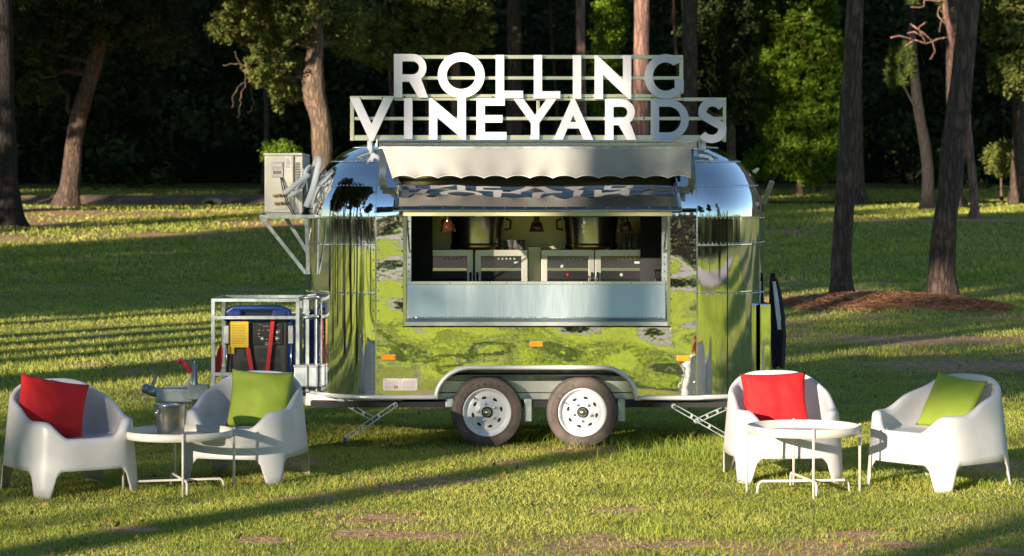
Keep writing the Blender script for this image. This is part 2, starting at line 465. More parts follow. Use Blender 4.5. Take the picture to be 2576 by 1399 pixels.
# ---- grass blades
def blades(x, y, hgt, wid, seg, seed, lean=.35, keep=None):
    r = np.random.default_rng(seed)
    n = len(x)
    z = gz(x, y)
    a = r.uniform(0, 2 * np.pi, n); b = r.uniform(0, 2 * np.pi, n)
    ln = r.uniform(.1, 1, n) * lean
    h = hgt * r.uniform(.55, 1.25, n); w = wid * r.uniform(.6, 1.3, n)
    dx, dy = np.cos(a) * w / 2, np.sin(a) * w / 2
    lx, ly = np.cos(b) * ln * h, np.sin(b) * ln * h
    base = np.stack([x, y, z - .01], -1)
    side = np.stack([dx, dy, 0 * dx], -1)
    mid = base + np.stack([lx * .35, ly * .35, h * .6], -1)
    tip = base + np.stack([lx * 1.3, ly * 1.3, h], -1)
    tint = np.clip(r.normal(.42, .22, n) + (fbm(x * 1.3, y * 1.3, 21) - .5) * .9, 0, 1)
    if seg == 2:
        V = np.stack([base - side, base + side, mid + side * .8, mid - side * .8, tip], 1).reshape(-1, 3)
        o = np.arange(n)[:, None] * 5
        Fc = np.concatenate([o + [[0, 1, 2]], o + [[0, 2, 3]], o + [[3, 2, 4]]], 0)
        return V, Fc, np.repeat(tint, 5)
    V = np.stack([base - side, base + side, tip], 1).reshape(-1, 3)
    Fc = np.arange(n * 3).reshape(-1, 3)
    return V, Fc, np.repeat(tint, 3)

def scatter(y0, y1, dens, rs, margin=1.12, xr=None, edge=None):
    out = []
    ys = np.linspace(y0, y1, 60)
    for a, b in zip(ys[:-1], ys[1:]):
        hw = (b * 1288 / F * margin + .4) if xr is None else xr
        n = int((b - a) * 2 * hw * (dens(a) if callable(dens) else dens))
        out.append(np.stack([rs.uniform(-hw, hw, n), rs.uniform(a, b, n)], -1))
    p = np.concatenate(out); x, y = p[:, 0], p[:, 1]
    keep = rs.uniform(0, 1, len(x)) > np.maximum(dirt(x, y) * .93, mulch(x, y) * .97)
    return x[keep], y[keep]

def road_y(x): return 101 + 0 * x
rs = np.random.default_rng(11)
def add_grass(parts, name, label, m='grass'):
    V = []; Fs = []; T = []; o = 0
    for v, f, t in parts: V.append(v); Fs.append(f + o); T.append(t); o += len(v)
    me = mesh_np(name, np.concatenate(V), np.concatenate(Fs), np.concatenate(T))
    return tag(link(name, me, m), label, 'grass', kind='stuff')
x, y = scatter(13.0, 24.5, lambda d: 3300 * (15 / max(d, 15)) ** 1.1, rs)
n1 = fbm(x * 3, y * 3, 31)
near = blades(x, y, .022 + .034 * n1 ** 1.5, .0058 * (y / 16), 2, 1, 1.0)
x, y = scatter(24.5, 52, lambda d: 430 * (25 / d) ** 1.6, rs)
mid = blades(x, y, .06, .016 * (y / 30), 1, 2, .8)
x, y = scatter(52, 122, lambda d: 75 * (52 / d) ** 1.5, rs)
k = ~(((y > 97.0) & (y < 103.2)) & (x < -6) | (np.abs(y - road_y(x)) < 1.9))
x, y = x[k], y[k]
far = blades(x, y, .10, .07 * (y / 60), 1, 3, .6)
add_grass([near, mid, far], 'grass', 'short sunlit mown grass covering the lawn in front of and behind the trailer')
# taller tufts round wheels, chair feet and clumps
TU = []
for px, py, n, sp, h in [(1225, 1110, 160, .28, .10), (1465, 1110, 160, .28, .11), (1345, 1100, 120, .2, .10), (1700, 1120, 220, .5, .11), (1560, 1125, 120, .3, .10),
                         (1900, 1115, 90, .3, .09), (1720, 1150, 160, .35, .12), (870, 1110, 120, .35, .08), (1040, 1100, 90, .35, .08), (1650, 1340, 60, .12, .09),
                         (2250, 1200, 120, .5, .07), (1930, 1210, 80, .4, .07), (2440, 1225, 80, .3, .07), (700, 1245, 90, .5, .06), (230, 1245, 90, .5, .06)]:
    d = F * CH / (py - PY)
    TU.append((rs.normal((px - PX) * d / F, sp, n * 2), rs.normal(d, sp * .45, n * 2), np.full(n * 2, h)))
tx, ty, th = (np.concatenate(a) for a in zip(*TU))
add_grass([blades(tx, ty, th, .006, 2, 5, .8)], 'tall_grass', 'taller tufts of grass round the trailer wheels', 'grass_tall')
# lawn on the viewer's side, seen in the polished panels
x = rs.uniform(-40, 40, 170000) * rs.uniform(.25, 1, 170000); y = rs.uniform(-60, 13, 170000)
x2 = rs.uniform(-62, 62, 130000); y2 = rs.uniform(-25, 28, 130000)
k = (np.abs(x2) > np.maximum(y2, 0) * .2147 + 1.2) & ((y2 > 13) | (np.abs(x2) > 16)); x = np.concatenate([x, x2[k]]); y = np.concatenate([y, y2[k]])
add_grass([blades(x, y, .11, .05, 1, 6, .6)], 'meadow_grass', 'sunlit grass on the open side of the lawn facing the trailer', 'grass_meadow')

# fallen leaves and twigs lying in the grass
n = 1500
y = rs.uniform(13.2, 30, n); x = rs.uniform(-1, 1, n) * (y * .2147 + .3)
z = gz(x, y) + rs.uniform(.02, .05, n); a = rs.uniform(0, 6.28, n); s_ = rs.uniform(.010, .024, n); e = rs.normal(0, .4, (n, 2))
u = np.stack([np.cos(a) * s_, np.sin(a) * s_, e[:, 0] * s_], -1); v = np.stack([-np.sin(a) * s_ * .5, np.cos(a) * s_ * .5, e[:, 1] * s_], -1); b = np.stack([x, y, z], -1)
V = np.stack([b - u, b + v, b + u, b - v], 1).reshape(-1, 3)
tag(link('fallen_leaves', mesh_np('fallen_leaves', V, np.arange(len(V)).reshape(-1, 4), np.repeat(rs.uniform(0, 1, n), 4)), 'dryleaf'), 'dry brown leaves scattered in the short grass', 'leaves', kind='stuff')
# pine straw on the mounds
n = 14000
x = rs.normal(7.2, 2.2, n); y = rs.normal(44.2, 1.7, n); k = mulch(x, y) > .25; x, y = x[k], y[k]
z = gz(x, y) + rs.uniform(0, .035, len(x)); a = rs.uniform(0, 6.28, len(x)); L = rs.uniform(.08, .2, len(x)); t = rs.normal(0, .12, len(x))
dv = np.stack([np.cos(a) * L, np.sin(a) * L, t * L], -1); w = np.stack([-np.sin(a), np.cos(a), .6 + 0 * a], -1) * .008
b = np.stack([x, y, z], -1)
V = np.stack([b - dv - w, b + dv - w, b + dv + w, b - dv + w], 1).reshape(-1, 3)
me = mesh_np('pine_straw', V, np.arange(len(V)).reshape(-1, 4), np.repeat(rs.uniform(0, 1, len(x)), 4))
tag(link('pine_straw', me, 'straw'), 'rust-red pine straw heaped at the feet of the two dark trunks', 'pine straw', kind='stuff')

# road behind on the left, running to the right, with a bank and a culvert
def ribbon(name, pts, w, m, dz=.03, kind='structure'):
    P = []
    for i, (x, y) in enumerate(pts):
        a = pts[max(i - 1, 0)]; c = pts[min(i + 1, len(pts) - 1)]
        t = Vector((c[0] - a[0], c[1] - a[1])).normalized(); nn = Vector((-t.y, t.x))
        P.append([(x + nn.x * s * w / 2, y + nn.y * s * w / 2, float(gz(x, y)) + dz) for s in (1, .5, 0, -.5, -1)])
    mb = MB().grid(P, False)
    return tag(mb.build(name, m), kind=kind)
ribbon('road', [(x, 101) for x in np.linspace(-70, 70, 60)], 3.8, 'roadm', .30)
P = [[(x, 99.2 - s * 1.3 - .5 * float(fbm(np.array(x * .8), np.array(s * 3.))), float(gz(x, 101)) + .29 - s * .45 + .12 * float(fbm(np.array(x * 2.), np.array(s * 4.), 4)))
      for s in np.linspace(0, 1, 6)] for x in np.linspace(-24, -7.5, 110)]
tag(MB().grid(P, True, True).build('road_bank', 'clay'), kind='structure')
cc = at(532, 524, 97.9)
cp = thing('culvert_pipe', 'round concrete culvert pipe end in the bank below the road', 'culvert', (cc.x, cc.y, cc.z - .4))
MB().lathe([(.30, 3), (.30, -.25), (.42, -.25), (.42, 3)], 28, cc, Matrix.Rotation(R(-90), 4, 'X') @ Matrix.Rotation(R(12), 4, 'Y')).build('pipe', 'concrete', cp)
MB().lathe([(.002, 0), (.29, 0)], 20, cc + Vector((0, 1.0, 0)), Matrix.Rotation(R(90), 4, 'X')).build('pipe_depth', 'dark', cp)

# driveway on the viewer's side (seen only as a reflection)
dv = [(60, 8), (40, 2), (26, -5), (16, -10), (9, -15), (3, -24), (-3, -34), (-14, -42), (-34, -46), (-70, -48)]
def catmull(p, n=8):
    out = []
    for i in range(len(p) - 1):
        a, b, c, d = (Vector(p[max(0, min(len(p) - 1, k))]) for k in (i - 1, i, i + 1, i + 2))
        for k in range(n):
            t = k / n
            out.append(.5 * ((2 * b) + (c - a) * t + (2 * a - 5 * b + 4 * c - d) * t * t + (3 * b - a - 3 * c + d) * t ** 3))
    out.append(Vector(p[-1])); return out
ribbon('driveway', [(v.x, v.y) for v in catmull(dv)], 12, 'drive', .11)

# ============================================================ TREES
def rand_dirs(r, n):
    v = r.normal(0, 1, (n, 3)); return v / np.linalg.norm(v, axis=1)[:, None]

def leaves(centers, rad, per, size, seed, aspect=.5, squash=.75, fold=True):
    r = np.random.default_rng(seed)
    n = len(centers) * per
    c = np.repeat(centers, per, 0); rr = np.repeat(rad, per)[:, None]
    d = rand_dirs(r, n) * (r.uniform(0, 1, n) ** .5)[:, None]
    d[:, 2] *= squash
    p = c + d * rr
    u = rand_dirs(r, n); v = np.cross(u, rand_dirs(r, n)); v /= np.linalg.norm(v, axis=1)[:, None] + 1e-9
    s = (size * r.uniform(.6, 1.35, n))[:, None]
    V = np.stack([p - u * s, p + v * s * aspect, p + u * s, p - v * s * aspect], 1).reshape(-1, 3)
    tint = np.clip(np.repeat(r.normal(.45, .2, len(centers)), per) + r.normal(0, .18, n), 0, 1)
    return V, np.arange(n * 4).reshape(-1, 4), np.repeat(tint, 4)

def needles(centers, per, L, seed, w=.012, updir=(0, 0, .5)):
    r = np.random.default_rng(seed); n = len(centers) * per
    c = np.repeat(centers, per, 0)
    d = rand_dirs(r, n) + np.array(updir); d /= np.linalg.norm(d, axis=1)[:, None]
    s = np.cross(d, rand_dirs(r, n)); s /= np.linalg.norm(s, axis=1)[:, None] + 1e-9
    ln = (L * r.uniform(.6, 1.2, n))[:, None]
    V = np.stack([c - s * w, c + s * w, c + d * ln], 1).reshape(-1, 3)
    return V, np.arange(n * 3).reshape(-1, 3), np.repeat(np.clip(r.normal(.5, .25, n), 0, 1), 3)

def fill(blobs, n, seed, shell=.4):
    """clump centres inside ellipsoid blobs [(centre, radii)] in proportion to their size"""
    r = np.random.default_rng(seed)
    wts = np.array([np.prod(b[1]) ** .8 for b in blobs]); k = r.choice(len(blobs), n, p=wts / wts.sum())
    d = rand_dirs(r, n) * (r.uniform(shell ** 3, 1, n) ** (1 / 3))[:, None]
    c = np.array([tuple(b[0]) for b in blobs])[k]; rad = np.array([tuple(b[1]) for b in blobs])[k]
    return c + d * rad

def trunk_mb(mb, pts, rs_, n=14, seed=0, flare=True, rough=.08):
    """tapered trunk along pts with an uneven outline and a root flare"""
    pts = catmull([tuple(p) for p in pts], 7) if len(pts) > 2 else [Vector(p) for p in pts]
    m = len(pts); vs = []
    prev = None
    for i, p in enumerate(pts):
        f = i / (m - 1)
        rad = np.interp(f, np.linspace(0, 1, len(rs_)), rs_)
        t = (pts[min(i + 1, m - 1)] - pts[max(i - 1, 0)]).normalized()
        if prev is None:
            a = Vector((0, 0, 1)) if abs(t.z) < .9 else Vector((1, 0, 0)); u = t.cross(a).normalized()
        else: u = (prev - t * prev.dot(t)).normalized()
        prev = u; w = t.cross(u)
        for k in range(n):
            a = 2 * math.pi * k / n
            nz = noise.noise(Vector((math.cos(a) * 1.5 + seed * 3.7, math.sin(a) * 1.5, p.z * 1.2)))
            q = rad * (1 + rough * 2 * nz)
            if flare:
                hh = (p - pts[0]).length / (rs_[0] * 3.2)
                if hh < 1: q *= 1 + (1 - hh) ** 2 * (.55 + .35 * math.cos(5 * a + seed))
            vs.append(p + (u * math.cos(a) + w * math.sin(a)) * q)
    fs = [(i * n + k, i * n + (k + 1) % n, (i + 1) * n + (k + 1) % n, (i + 1) * n + k) for i in range(m - 1) for k in range(n)]
    mb.add(vs, fs, True)

def limb(mb, a, b, r0, r1, seed, n=7, sag=.12):
    a = Vector(a); b = Vector(b); L = (b - a).length; rr = random.Random(seed)
    pts = [a]
    for k in (1, 2, 3):
        t = k / 4; pts.append(a.lerp(b, t) + Vector((rr.uniform(-1, 1), rr.uniform(-1, 1), rr.uniform(-.4, 1))) * L * sag)
    pts.append(b)
    trunk_mb(mb, pts, [r0, (r0 + r1) / 2, r1], n, seed, False)

def tree(name, label, base, tpts, trad, blobs, nclump, per, clump_r, lsize, leafm, barkm, seed, group=None, cat='tree', nlimb=10, needle=None, shell=.35, twigs=None):
    """one tree: trunk through tpts (world), crown made of leaf clumps in blobs (world)"""
    root = thing(name, label, cat, base, 0, group)
    off = np.array(tuple(base))
    mb = MB(); trunk_mb(mb, tpts, trad, 16, seed)
    rr = random.Random(seed)
    top = [Vector(p) for p in tpts]
    if blobs is not None:
        for k in range(nlimb):
            b = blobs[k % len(blobs)]; c = Vector(b[0]) + Vector([rr.uniform(-.6, .6) * q for q in b[1]])
            s = min(top[1:], key=lambda p: (p - c).length + rr.uniform(0, 2)) if len(top) > 1 else top[0]
            limb(mb, s, c, trad[-1] * rr.uniform(.35, .7), .02, seed * 31 + k)
    mb.build('trunk', barkm, root)
    if twigs:
        t = MB()
        for q in twigs: t.tube(q[0], q[1], 5)
        t.build('branch', barkm, root)
    if blobs is not None and nclump:
        c = fill(blobs, nclump, seed, shell)
        if needle: V, Fc, T = needles(c, per, lsize, seed, needle)
        else: V, Fc, T = leaves(c, np.random.default_rng(seed).uniform(.6, 1.4, len(c)) * clump_r, per, lsize, seed)
        link('crown', mesh_np('crown', V - off, Fc, T), leafm, root)
    return root

def G(px, d): return Vector(((px - PX) * d / F, d, float(gz((px - PX) * d / F, d))))
def B(px, py, d, rx, ry, rd): return (at(px, py, d), (rx * d / F, rd, ry * d / F))

# -- in view --
d = 88
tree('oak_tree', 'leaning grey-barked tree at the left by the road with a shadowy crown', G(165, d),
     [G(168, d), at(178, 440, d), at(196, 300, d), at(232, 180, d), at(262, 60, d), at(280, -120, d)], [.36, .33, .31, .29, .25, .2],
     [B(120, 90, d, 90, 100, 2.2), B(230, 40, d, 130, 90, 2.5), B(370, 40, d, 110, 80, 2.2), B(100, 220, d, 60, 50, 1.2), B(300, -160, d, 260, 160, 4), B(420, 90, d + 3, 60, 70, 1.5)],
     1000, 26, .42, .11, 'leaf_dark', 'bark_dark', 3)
d = 84
vines = []
for a, pts in enumerate([[(590, 130), (603, 160), (618, 200), (606, 240), (604, 262), (598, 298)], [(612, 150), (628, 190), (640, 205), (632, 230), (638, 262), (625, 285)],
                         [(560, 165), (600, 160), (640, 172), (655, 150), (700, 120)], [(618, 200), (590, 235), (585, 270)]]):
    q_ = catmull([tuple(at(x, y, d - 1.5) + Vector((0, .1 * math.sin(x), 0))) for x, y in pts], 5)
    vines.append(([p + Vector((.03 * math.sin(i * 1.7), 0, .02 * math.cos(i * 2.3))) for i, p in enumerate(q_)], .014))
tree('oak_tree', 'sunlit oak with a twisted trunk and hanging bare branches behind the outdoor unit', G(805, d),
     [G(815, d), at(812, 400, d), at(805, 300, d), at(786, 215, d), at(795, 110, d), at(790, 0, d), at(800, -150, d)], [.38, .34, .36, .42, .26, .24, .2],
     [B(640, 60, d, 100, 75, 2), B(575, 60, d, 55, 45, 1.3), B(690, 160, d, 75, 70, 1.6), B(720, 230, d, 40, 50, 1), B(750, 40, d, 90, 80, 2), B(640, -120, d, 220, 130, 4), B(860, 60, d + 2, 60, 80, 1.5)],
     1150, 30, .34, .085, 'leaf_oak', 'bark_oak', 5, nlimb=16, twigs=vines)
d = 72
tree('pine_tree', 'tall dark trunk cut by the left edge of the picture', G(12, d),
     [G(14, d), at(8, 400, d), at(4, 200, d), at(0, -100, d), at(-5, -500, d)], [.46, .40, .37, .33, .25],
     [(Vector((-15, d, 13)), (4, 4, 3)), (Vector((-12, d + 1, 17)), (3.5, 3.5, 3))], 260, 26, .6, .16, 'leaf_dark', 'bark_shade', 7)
def tall_pine(px, d, w, label, top=22, bark='bark_pine', lean=0, name='pine_tree', bend=0, group=None, crown=True, c0=11, cr=3.4, seed=1):
    b = G(px, d); r = w / 2 * d / F * .8
    k = F / d
    pts = [b] + [Vector((b.x + lean * t + bend * math.sin(t * 3.1), d, b.z + (top) * t)) for t in (.08, .25, .45, .7, 1)]
    bl = [(pts[-1] + Vector((0, 0, -2)), (cr * .8, cr * .8, 2.4)), (pts[-2] + Vector((.5, .5, 1.5)), (cr, cr, 2.2)), (Vector((pts[-2].x - .8, d - .5, max(c0 + 1.5, pts[-2].z - 2.5))), (cr, cr, 1.6))]
    return tree(name, label, b, pts, [r * 1.05, r, r * .95, r * .85, r * .65, r * .3], bl if crown else None, 420, 26, .7, .17, 'needles', bark, seed, group, nlimb=14)
tall_pine(1467, 78, 31, 'slimmer red-barked pine rising behind the sign at the letter I', seed=11, lean=-.3)
tall_pine(1609, 74, 55, 'thick red-barked pine rising behind the sign between N and G', seed=12, lean=.2)
d = 46.5
def rt(px, pts, rad, label, seed, top):
    d = 46.3
    pp = [Vector((at(px, 0, d).x, d, float(gz(at(px, 0, d).x, d)) - .1))] + [at(x, y, d) for x, y in pts]
    return tree('pine_tree', label, pp[0], pp, rad, [(at(top, -700, d), (3.2, 3.2, 2.0)), (at(top + 60, -1100, d), (3.6, 3.6, 2.4)), (at(top - 200, -850, d), (3, 3, 1.6))],
                520, 26, .6, .15, 'needles', 'bark_dark', seed, nlimb=12)
rt(2116, [(2118, 640), (2128, 450), (2138, 250), (2152, 0), (2160, -400), (2172, -900)], [.205, .195, .185, .185, .17, .15, .1], 'straight dark trunk on the pine straw mound nearer the trailer', 21, 2170)
rt(2366, [(2372, 640), (2392, 420), (2415, 240), (2440, 0), (2465, -400), (2480, -900)], [.25, .24, .235, .225, .20, .16, .1], 'thicker dark leaning trunk on the pine straw mound further right', 22, 2480)
d = 80
tw = [([at(x, y, d) for x, y in q], .03) for q in ([(2392, 92), (2360, 98), (2330, 110), (2300, 100), (2275, 118)], [(2345, 104), (2325, 85), (2290, 60)], [(2330, 110), (2310, 70), (2330, 55)],
      [(2395, 90), (2425, 70)], [(2300, 100), (2262, 90), (2240, 95)], [(2320, 92), (2300, 80), (2282, 84)], [(2345, 102), (2352, 130), (2340, 150)])]
pt = tree('pine_tree', 'thin pink-barked young pine at the far right with a bare crooked branch', G(2451, d),
     [G(2452, d), at(2447, 450, d), at(2438, 370, d), at(2430, 260, d), at(2408, 160, d), at(2392, 90, d), at(2375, 0, d), at(2370, -200, d)], [.155, .14, .135, .125, .11, .11, .1, .06],
     [B(2375, 18, d, 24, 22, .3), B(2290, 10, d, 30, 18, .3), B(2370, -140, d, 130, 90, 2), B(2360, 80, d, 12, 12, .2)], 130, 60, .3, .30, 'needles', 'bark_pine', 23, needle=.016, nlimb=5, twigs=tw)
d = 90
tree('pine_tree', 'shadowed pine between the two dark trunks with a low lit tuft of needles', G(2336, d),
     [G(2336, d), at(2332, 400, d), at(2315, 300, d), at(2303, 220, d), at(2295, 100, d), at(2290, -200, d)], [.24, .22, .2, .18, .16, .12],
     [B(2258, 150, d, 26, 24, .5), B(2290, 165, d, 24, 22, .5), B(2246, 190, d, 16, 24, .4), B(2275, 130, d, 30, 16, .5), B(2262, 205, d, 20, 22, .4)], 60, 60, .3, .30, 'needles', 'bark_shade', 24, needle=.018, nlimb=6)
d = 112
tree('broadleaf_tree', 'bright sunlit green leafy tree standing right of the trailer', G(2010, d),
     [G(2012, d), at(2010, 350, d), at(2015, 200, d), at(2020, 50, d), at(2025, -150, d)], [.14, .13, .12, .1, .08],
     [B(2040, 60, d, 75, 90, 1.8), B(2010, 190, d, 75, 75, 1.6), B(1970, 110, d, 55, 70, 1.4), B(2050, 280, d, 70, 80, 1.5), B(1960, 290, d, 55, 80, 1.4), B(2000, 390, d, 85, 60, 1.6), B(1915, 40, d, 40, 60, 1.3), B(1915, 180, d, 35, 70, 1.2), B(2095, 160, d, 35, 80, 1.2), B(2095, 360, d, 45, 60, 1.2), B(1920, 410, d, 40, 40, 1.2), B(2050, 425, d, 60, 35, 1.3), B(2030, -100, d, 100, 90, 2)],
     3600, 30, .32, .095, 'leaf_green', 'bark_oak', 31, nlimb=20)
d = 96
tree('broadleaf_tree', 'leafy branches at the upper right corner with a few orange leaves', G(2640, d),
     [G(2640, d), at(2640, 300, d), at(2620, 100, d), at(2600, -100, d)], [.3, .26, .22, .15],
     [B(2540, 80, d, 60, 90, 1.5), B(2530, 180, d, 45, 60, 1.2), B(2590, 150, d, 60, 100, 1.5), B(2500, 60, d, 30, 50, 1), B(2570, -60, d, 120, 80, 2)],
     620, 26, .38, .11, 'leaf_oak', 'bark_oak', 33)
d = 100
tree('shrub', 'small thin shrub in shade right of the pink-barked pine', G(2520, d), [G(2520, d), at(2518, 440, d)], [.05, .03],
     [B(2520, 400, d, 40, 45, .8)], 90, 22, .3, .09, 'leaf_oak', 'bark_oak', 34, cat='shrub', nlimb=6)
tree('shrub', 'small green bush showing above the outdoor air conditioner', G(705, 92), [G(705, 92), at(705, 400, 92)], [.05, .03],
     [B(705, 385, 92, 42, 28, .8)], 120, 24, .25, .09, 'leaf_green', 'bark_oak', 35, cat='shrub', nlimb=6)
tree('broadleaf_tree', 'dim leafy tree behind the word rolling at its left end', G(1120, 98), [G(1150, 98), at(1150, 300, 98), at(1140, 120, 98), at(1120, -60, 98)], [.26, .24, .2, .15],
     [B(1060, 80, 97, 90, 80, 1.5), B(1180, 60, 97, 70, 80, 1.5), B(950, 100, 97, 70, 90, 1.5), B(1100, -60, 97, 200, 90, 2.5)], 620, 26, .36, .10, 'leaf_oak', 'bark_oak', 36)
tree('broadleaf_tree', 'leafy tree glimpsed between the two red-barked pines', G(1535, 104), [G(1535, 104), at(1532, 300, 104), at(1530, 60, 104)], [.2, .18, .12],
     [B(1530, 60, 104, 45, 80, 1.5), B(1525, 150, 104, 35, 60, 1.3), B(1540, 260, 104, 50, 40, 1.3)], 300, 26, .36, .10, 'leaf_green', 'bark_oak', 37)
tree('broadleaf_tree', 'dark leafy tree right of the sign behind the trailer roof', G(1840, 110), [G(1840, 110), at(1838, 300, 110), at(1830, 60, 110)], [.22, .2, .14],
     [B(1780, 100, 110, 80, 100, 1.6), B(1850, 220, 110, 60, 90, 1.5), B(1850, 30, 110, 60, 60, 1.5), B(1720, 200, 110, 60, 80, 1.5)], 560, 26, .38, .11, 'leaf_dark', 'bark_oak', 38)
# slim background trunks
for k, (px, d, w, py) in enumerate([(1063, 105, 9, 0), (1200, 108, 11, 0), (975, 104, 12, 0), (1700, 106, 10, 0), (2060, 118, 10, 0), (660, 112, 13, 0), (1390, 110, 9, 0)]):
    b = G(px, d); r = w / 2 * d / F
    o = tree('young_tree', 'slim trunk in the dark wood ' + ['behind the E of the lower word', 'behind the second N of the sign', 'behind the letter V', 'right of the letter G', 'inside the bright green tree', 'above the outdoor unit', 'behind the letter L of the sign'][k],
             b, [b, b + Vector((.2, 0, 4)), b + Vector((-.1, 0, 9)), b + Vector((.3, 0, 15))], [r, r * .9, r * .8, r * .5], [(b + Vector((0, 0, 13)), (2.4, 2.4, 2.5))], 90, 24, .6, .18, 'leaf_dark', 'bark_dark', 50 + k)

# the wood behind: one leafy mass in front of an added sheet coloured as deep shade
r = np.random.default_rng(77)
n = 6500
c = np.stack([r.uniform(-42, 42, n), r.uniform(117, 134, n), r.uniform(0, 1, n) ** .85 * 24 + 1.6], -1)
c[:, 1] += c[:, 2] * .35 + (fbm(c[:, 0] * .22, c[:, 2] * .2, 8) - .5) * 12
# keep the foot of the wood open here and there
c = c[~((c[:, 2] < 5) & (fbm(c[:, 0] * .3, c[:, 2] * 0, 12) < .5))]
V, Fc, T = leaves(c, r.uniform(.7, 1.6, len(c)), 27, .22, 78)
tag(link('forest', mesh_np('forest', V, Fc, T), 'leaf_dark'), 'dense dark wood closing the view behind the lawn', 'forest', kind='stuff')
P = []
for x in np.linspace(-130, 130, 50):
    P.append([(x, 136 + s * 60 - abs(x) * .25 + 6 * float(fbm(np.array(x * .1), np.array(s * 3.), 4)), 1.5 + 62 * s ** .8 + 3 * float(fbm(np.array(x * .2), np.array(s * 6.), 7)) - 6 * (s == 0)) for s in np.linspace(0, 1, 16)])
tag(MB().grid(P, True, False).build('dark_wood_backing', 'backing'), kind='structure')

# -- canopy trees: crowns above the picture, shade the wood --
def proto(seed, top, c0, cr, nclump=420):
    mb = MB(); tr_ = .17 if seed == 105 else .30; trunk_mb(mb, [(0, 0, 0), (.1, 0, top * .3), (-.2 if seed != 105 else 0, .1, top * .6), (.1, 0, top)], [tr_, tr_ * .9, tr_ * .75, .08], 12, seed)
    bl = []
    rr = random.Random(seed)
    for k in range(6):
        z = c0 + 1 + (top - c0) * k / 6; q = cr * (1 - .45 * k / 6)
        bl.append((Vector((rr.uniform(-1, 1) * q * .5, rr.uniform(-1, 1) * q * .5, z)), (q * .8, q * .8, (top - c0) / 6 + .4)))
    for k in range(12):
        b = bl[k % 6]; limb(mb, (0, 0, b[0].z - 1), Vector(b[0]) + Vector((rr.uniform(-.7, .7) * b[1][0], rr.uniform(-.7, .7) * b[1][0], .5)), .08, .02, seed + k)
    c = fill(bl, nclump, seed, .1)
    V, Fc, T = leaves(c, np.random.default_rng(seed).uniform(.6, 1.4, len(c)) * .75, 24, .19, seed)
    return mb, (V, Fc, T)
protos = []
for s, top, c0, cr in ((101, 20, 10, 4.2), (102, 17, 6.5, 4.4), (103, 13, 5.2, 3.6), (104, 24, 3.0, 5.0), (105, 32, 25, 3.4)):
    mb, cr_ = proto(s, top, c0, cr, 620 if s == 104 else 900 if s == 101 else 520)
    protos.append((mb, cr_))
_pm = []
for mb, (V, Fc, T) in protos:
    t = MB(); t.v, t.f, t.s = mb.v, mb.f, mb.s
    o = t.build('trunk', 'bark_dark'); tm = o.data; bpy.data.objects.remove(o)
    cm = mesh_np('crown', V, Fc, T); cm.materials.append(M['leaf_dark'])
    _pm.append((tm, cm))
def plant(kind, x, y, s, rz, name, label, group):
    o = thing(name, label, 'tree', (x, y, float(gz(x, y))), rz, group)
    o.scale = (s, s, s)
    link('trunk', _pm[kind][0], None, o); link('crown', _pm[kind][1], None, o)
    return o
def pq(p, q): return (.545 * p + .839 * q, .839 * p - .545 * q)
rr = random.Random(5)
# the row whose trunks stripe the left lawn and whose crowns shade the ground behind the trailer
for k, (p, q, kind, s) in enumerate([(6, -14.2, 0, 1.05), (0, -19.7, 0, 1.5), (-4, -22.2, 0, 1.35), (2, -24.7, 1, 1.3), (4, -28.6, 1, 1.3), (-1, -31.2, 1, .95), (3, -36.5, 1, 1.0), (5, -41, 1, 1.05), (0, -44, 1, 1.0),
                                     (2, -34.5, 1, .9), (-3, -38.5, 1, .95), (35, -52.5, 3, .45), (-16, -18.8, 0, 1.4), (-18, -23.2, 0, 1.5), (-17, -30, 0, 1.15), (6, -20, 0, 1.1), (9, -26, 0, 1.15), (40, -44.2, 0, 1.1), (31, -43.5, 0, 1.0), (28, -65.5, 0, 1.1), (30, -66, 0, 1.6), (30, -60, 0, 1.5), (5, -43, 0, 1.1), (22, -70, 0, 1.6)]):
    x, y = pq(p, q)
    plant(kind, x, y, s, rr.uniform(0, 6), 'shade_tree', 'park tree out of view on the left whose long shadow crosses the lawn', 'park trees on the left side of the lawn')
for k in range(26):
    p = rr.uniform(48, 80); q = -60 - 34 * (k / 25) + rr.uniform(-1.5, 1.5)
    x, y = pq(p, q)
    if x > -y * 1288 / F - 2.5: continue
    plant(1, x, y, rr.uniform(1.25, 1.45), rr.uniform(0, 6), 'flank_tree', 'dense wood-edge tree out of view beyond the left edge', 'wood-edge trees beyond the left edge')
CL = ['tall shaded trunk in the wood just right of the letter G', 'tall shaded trunk peeping out beside the nearer mound trunk', 'tall shaded trunk behind the thicker leaning mound trunk',
      'tall shaded trunk close to the right edge of the picture', 'farther shaded trunk behind the nearer mound trunk', 'farther shaded trunk right of the upper word of the sign',
      'tall shaded trunk behind the middle of the sign', 'tall wood tree just beyond the right edge of the picture', 'tall wood tree just beyond the left edge of the picture']
for k, (x, y, kind, s) in enumerate([(7, 95, 0, 1.1), (14, 97, 0, 1.05), (17, 92, 0, 1.1), (21, 99, 0, 1.0), (15, 104, 0, 1.15), (8, 106, 0, 1.1), (0, 104, 0, 1.15), (24, 104, 0, 1.2), (-26, 104, 0, 1.1)]):
    plant(kind, x, y, s, rr.uniform(0, 6), 'canopy_tree', CL[k], 'tall trees of the dark wood')
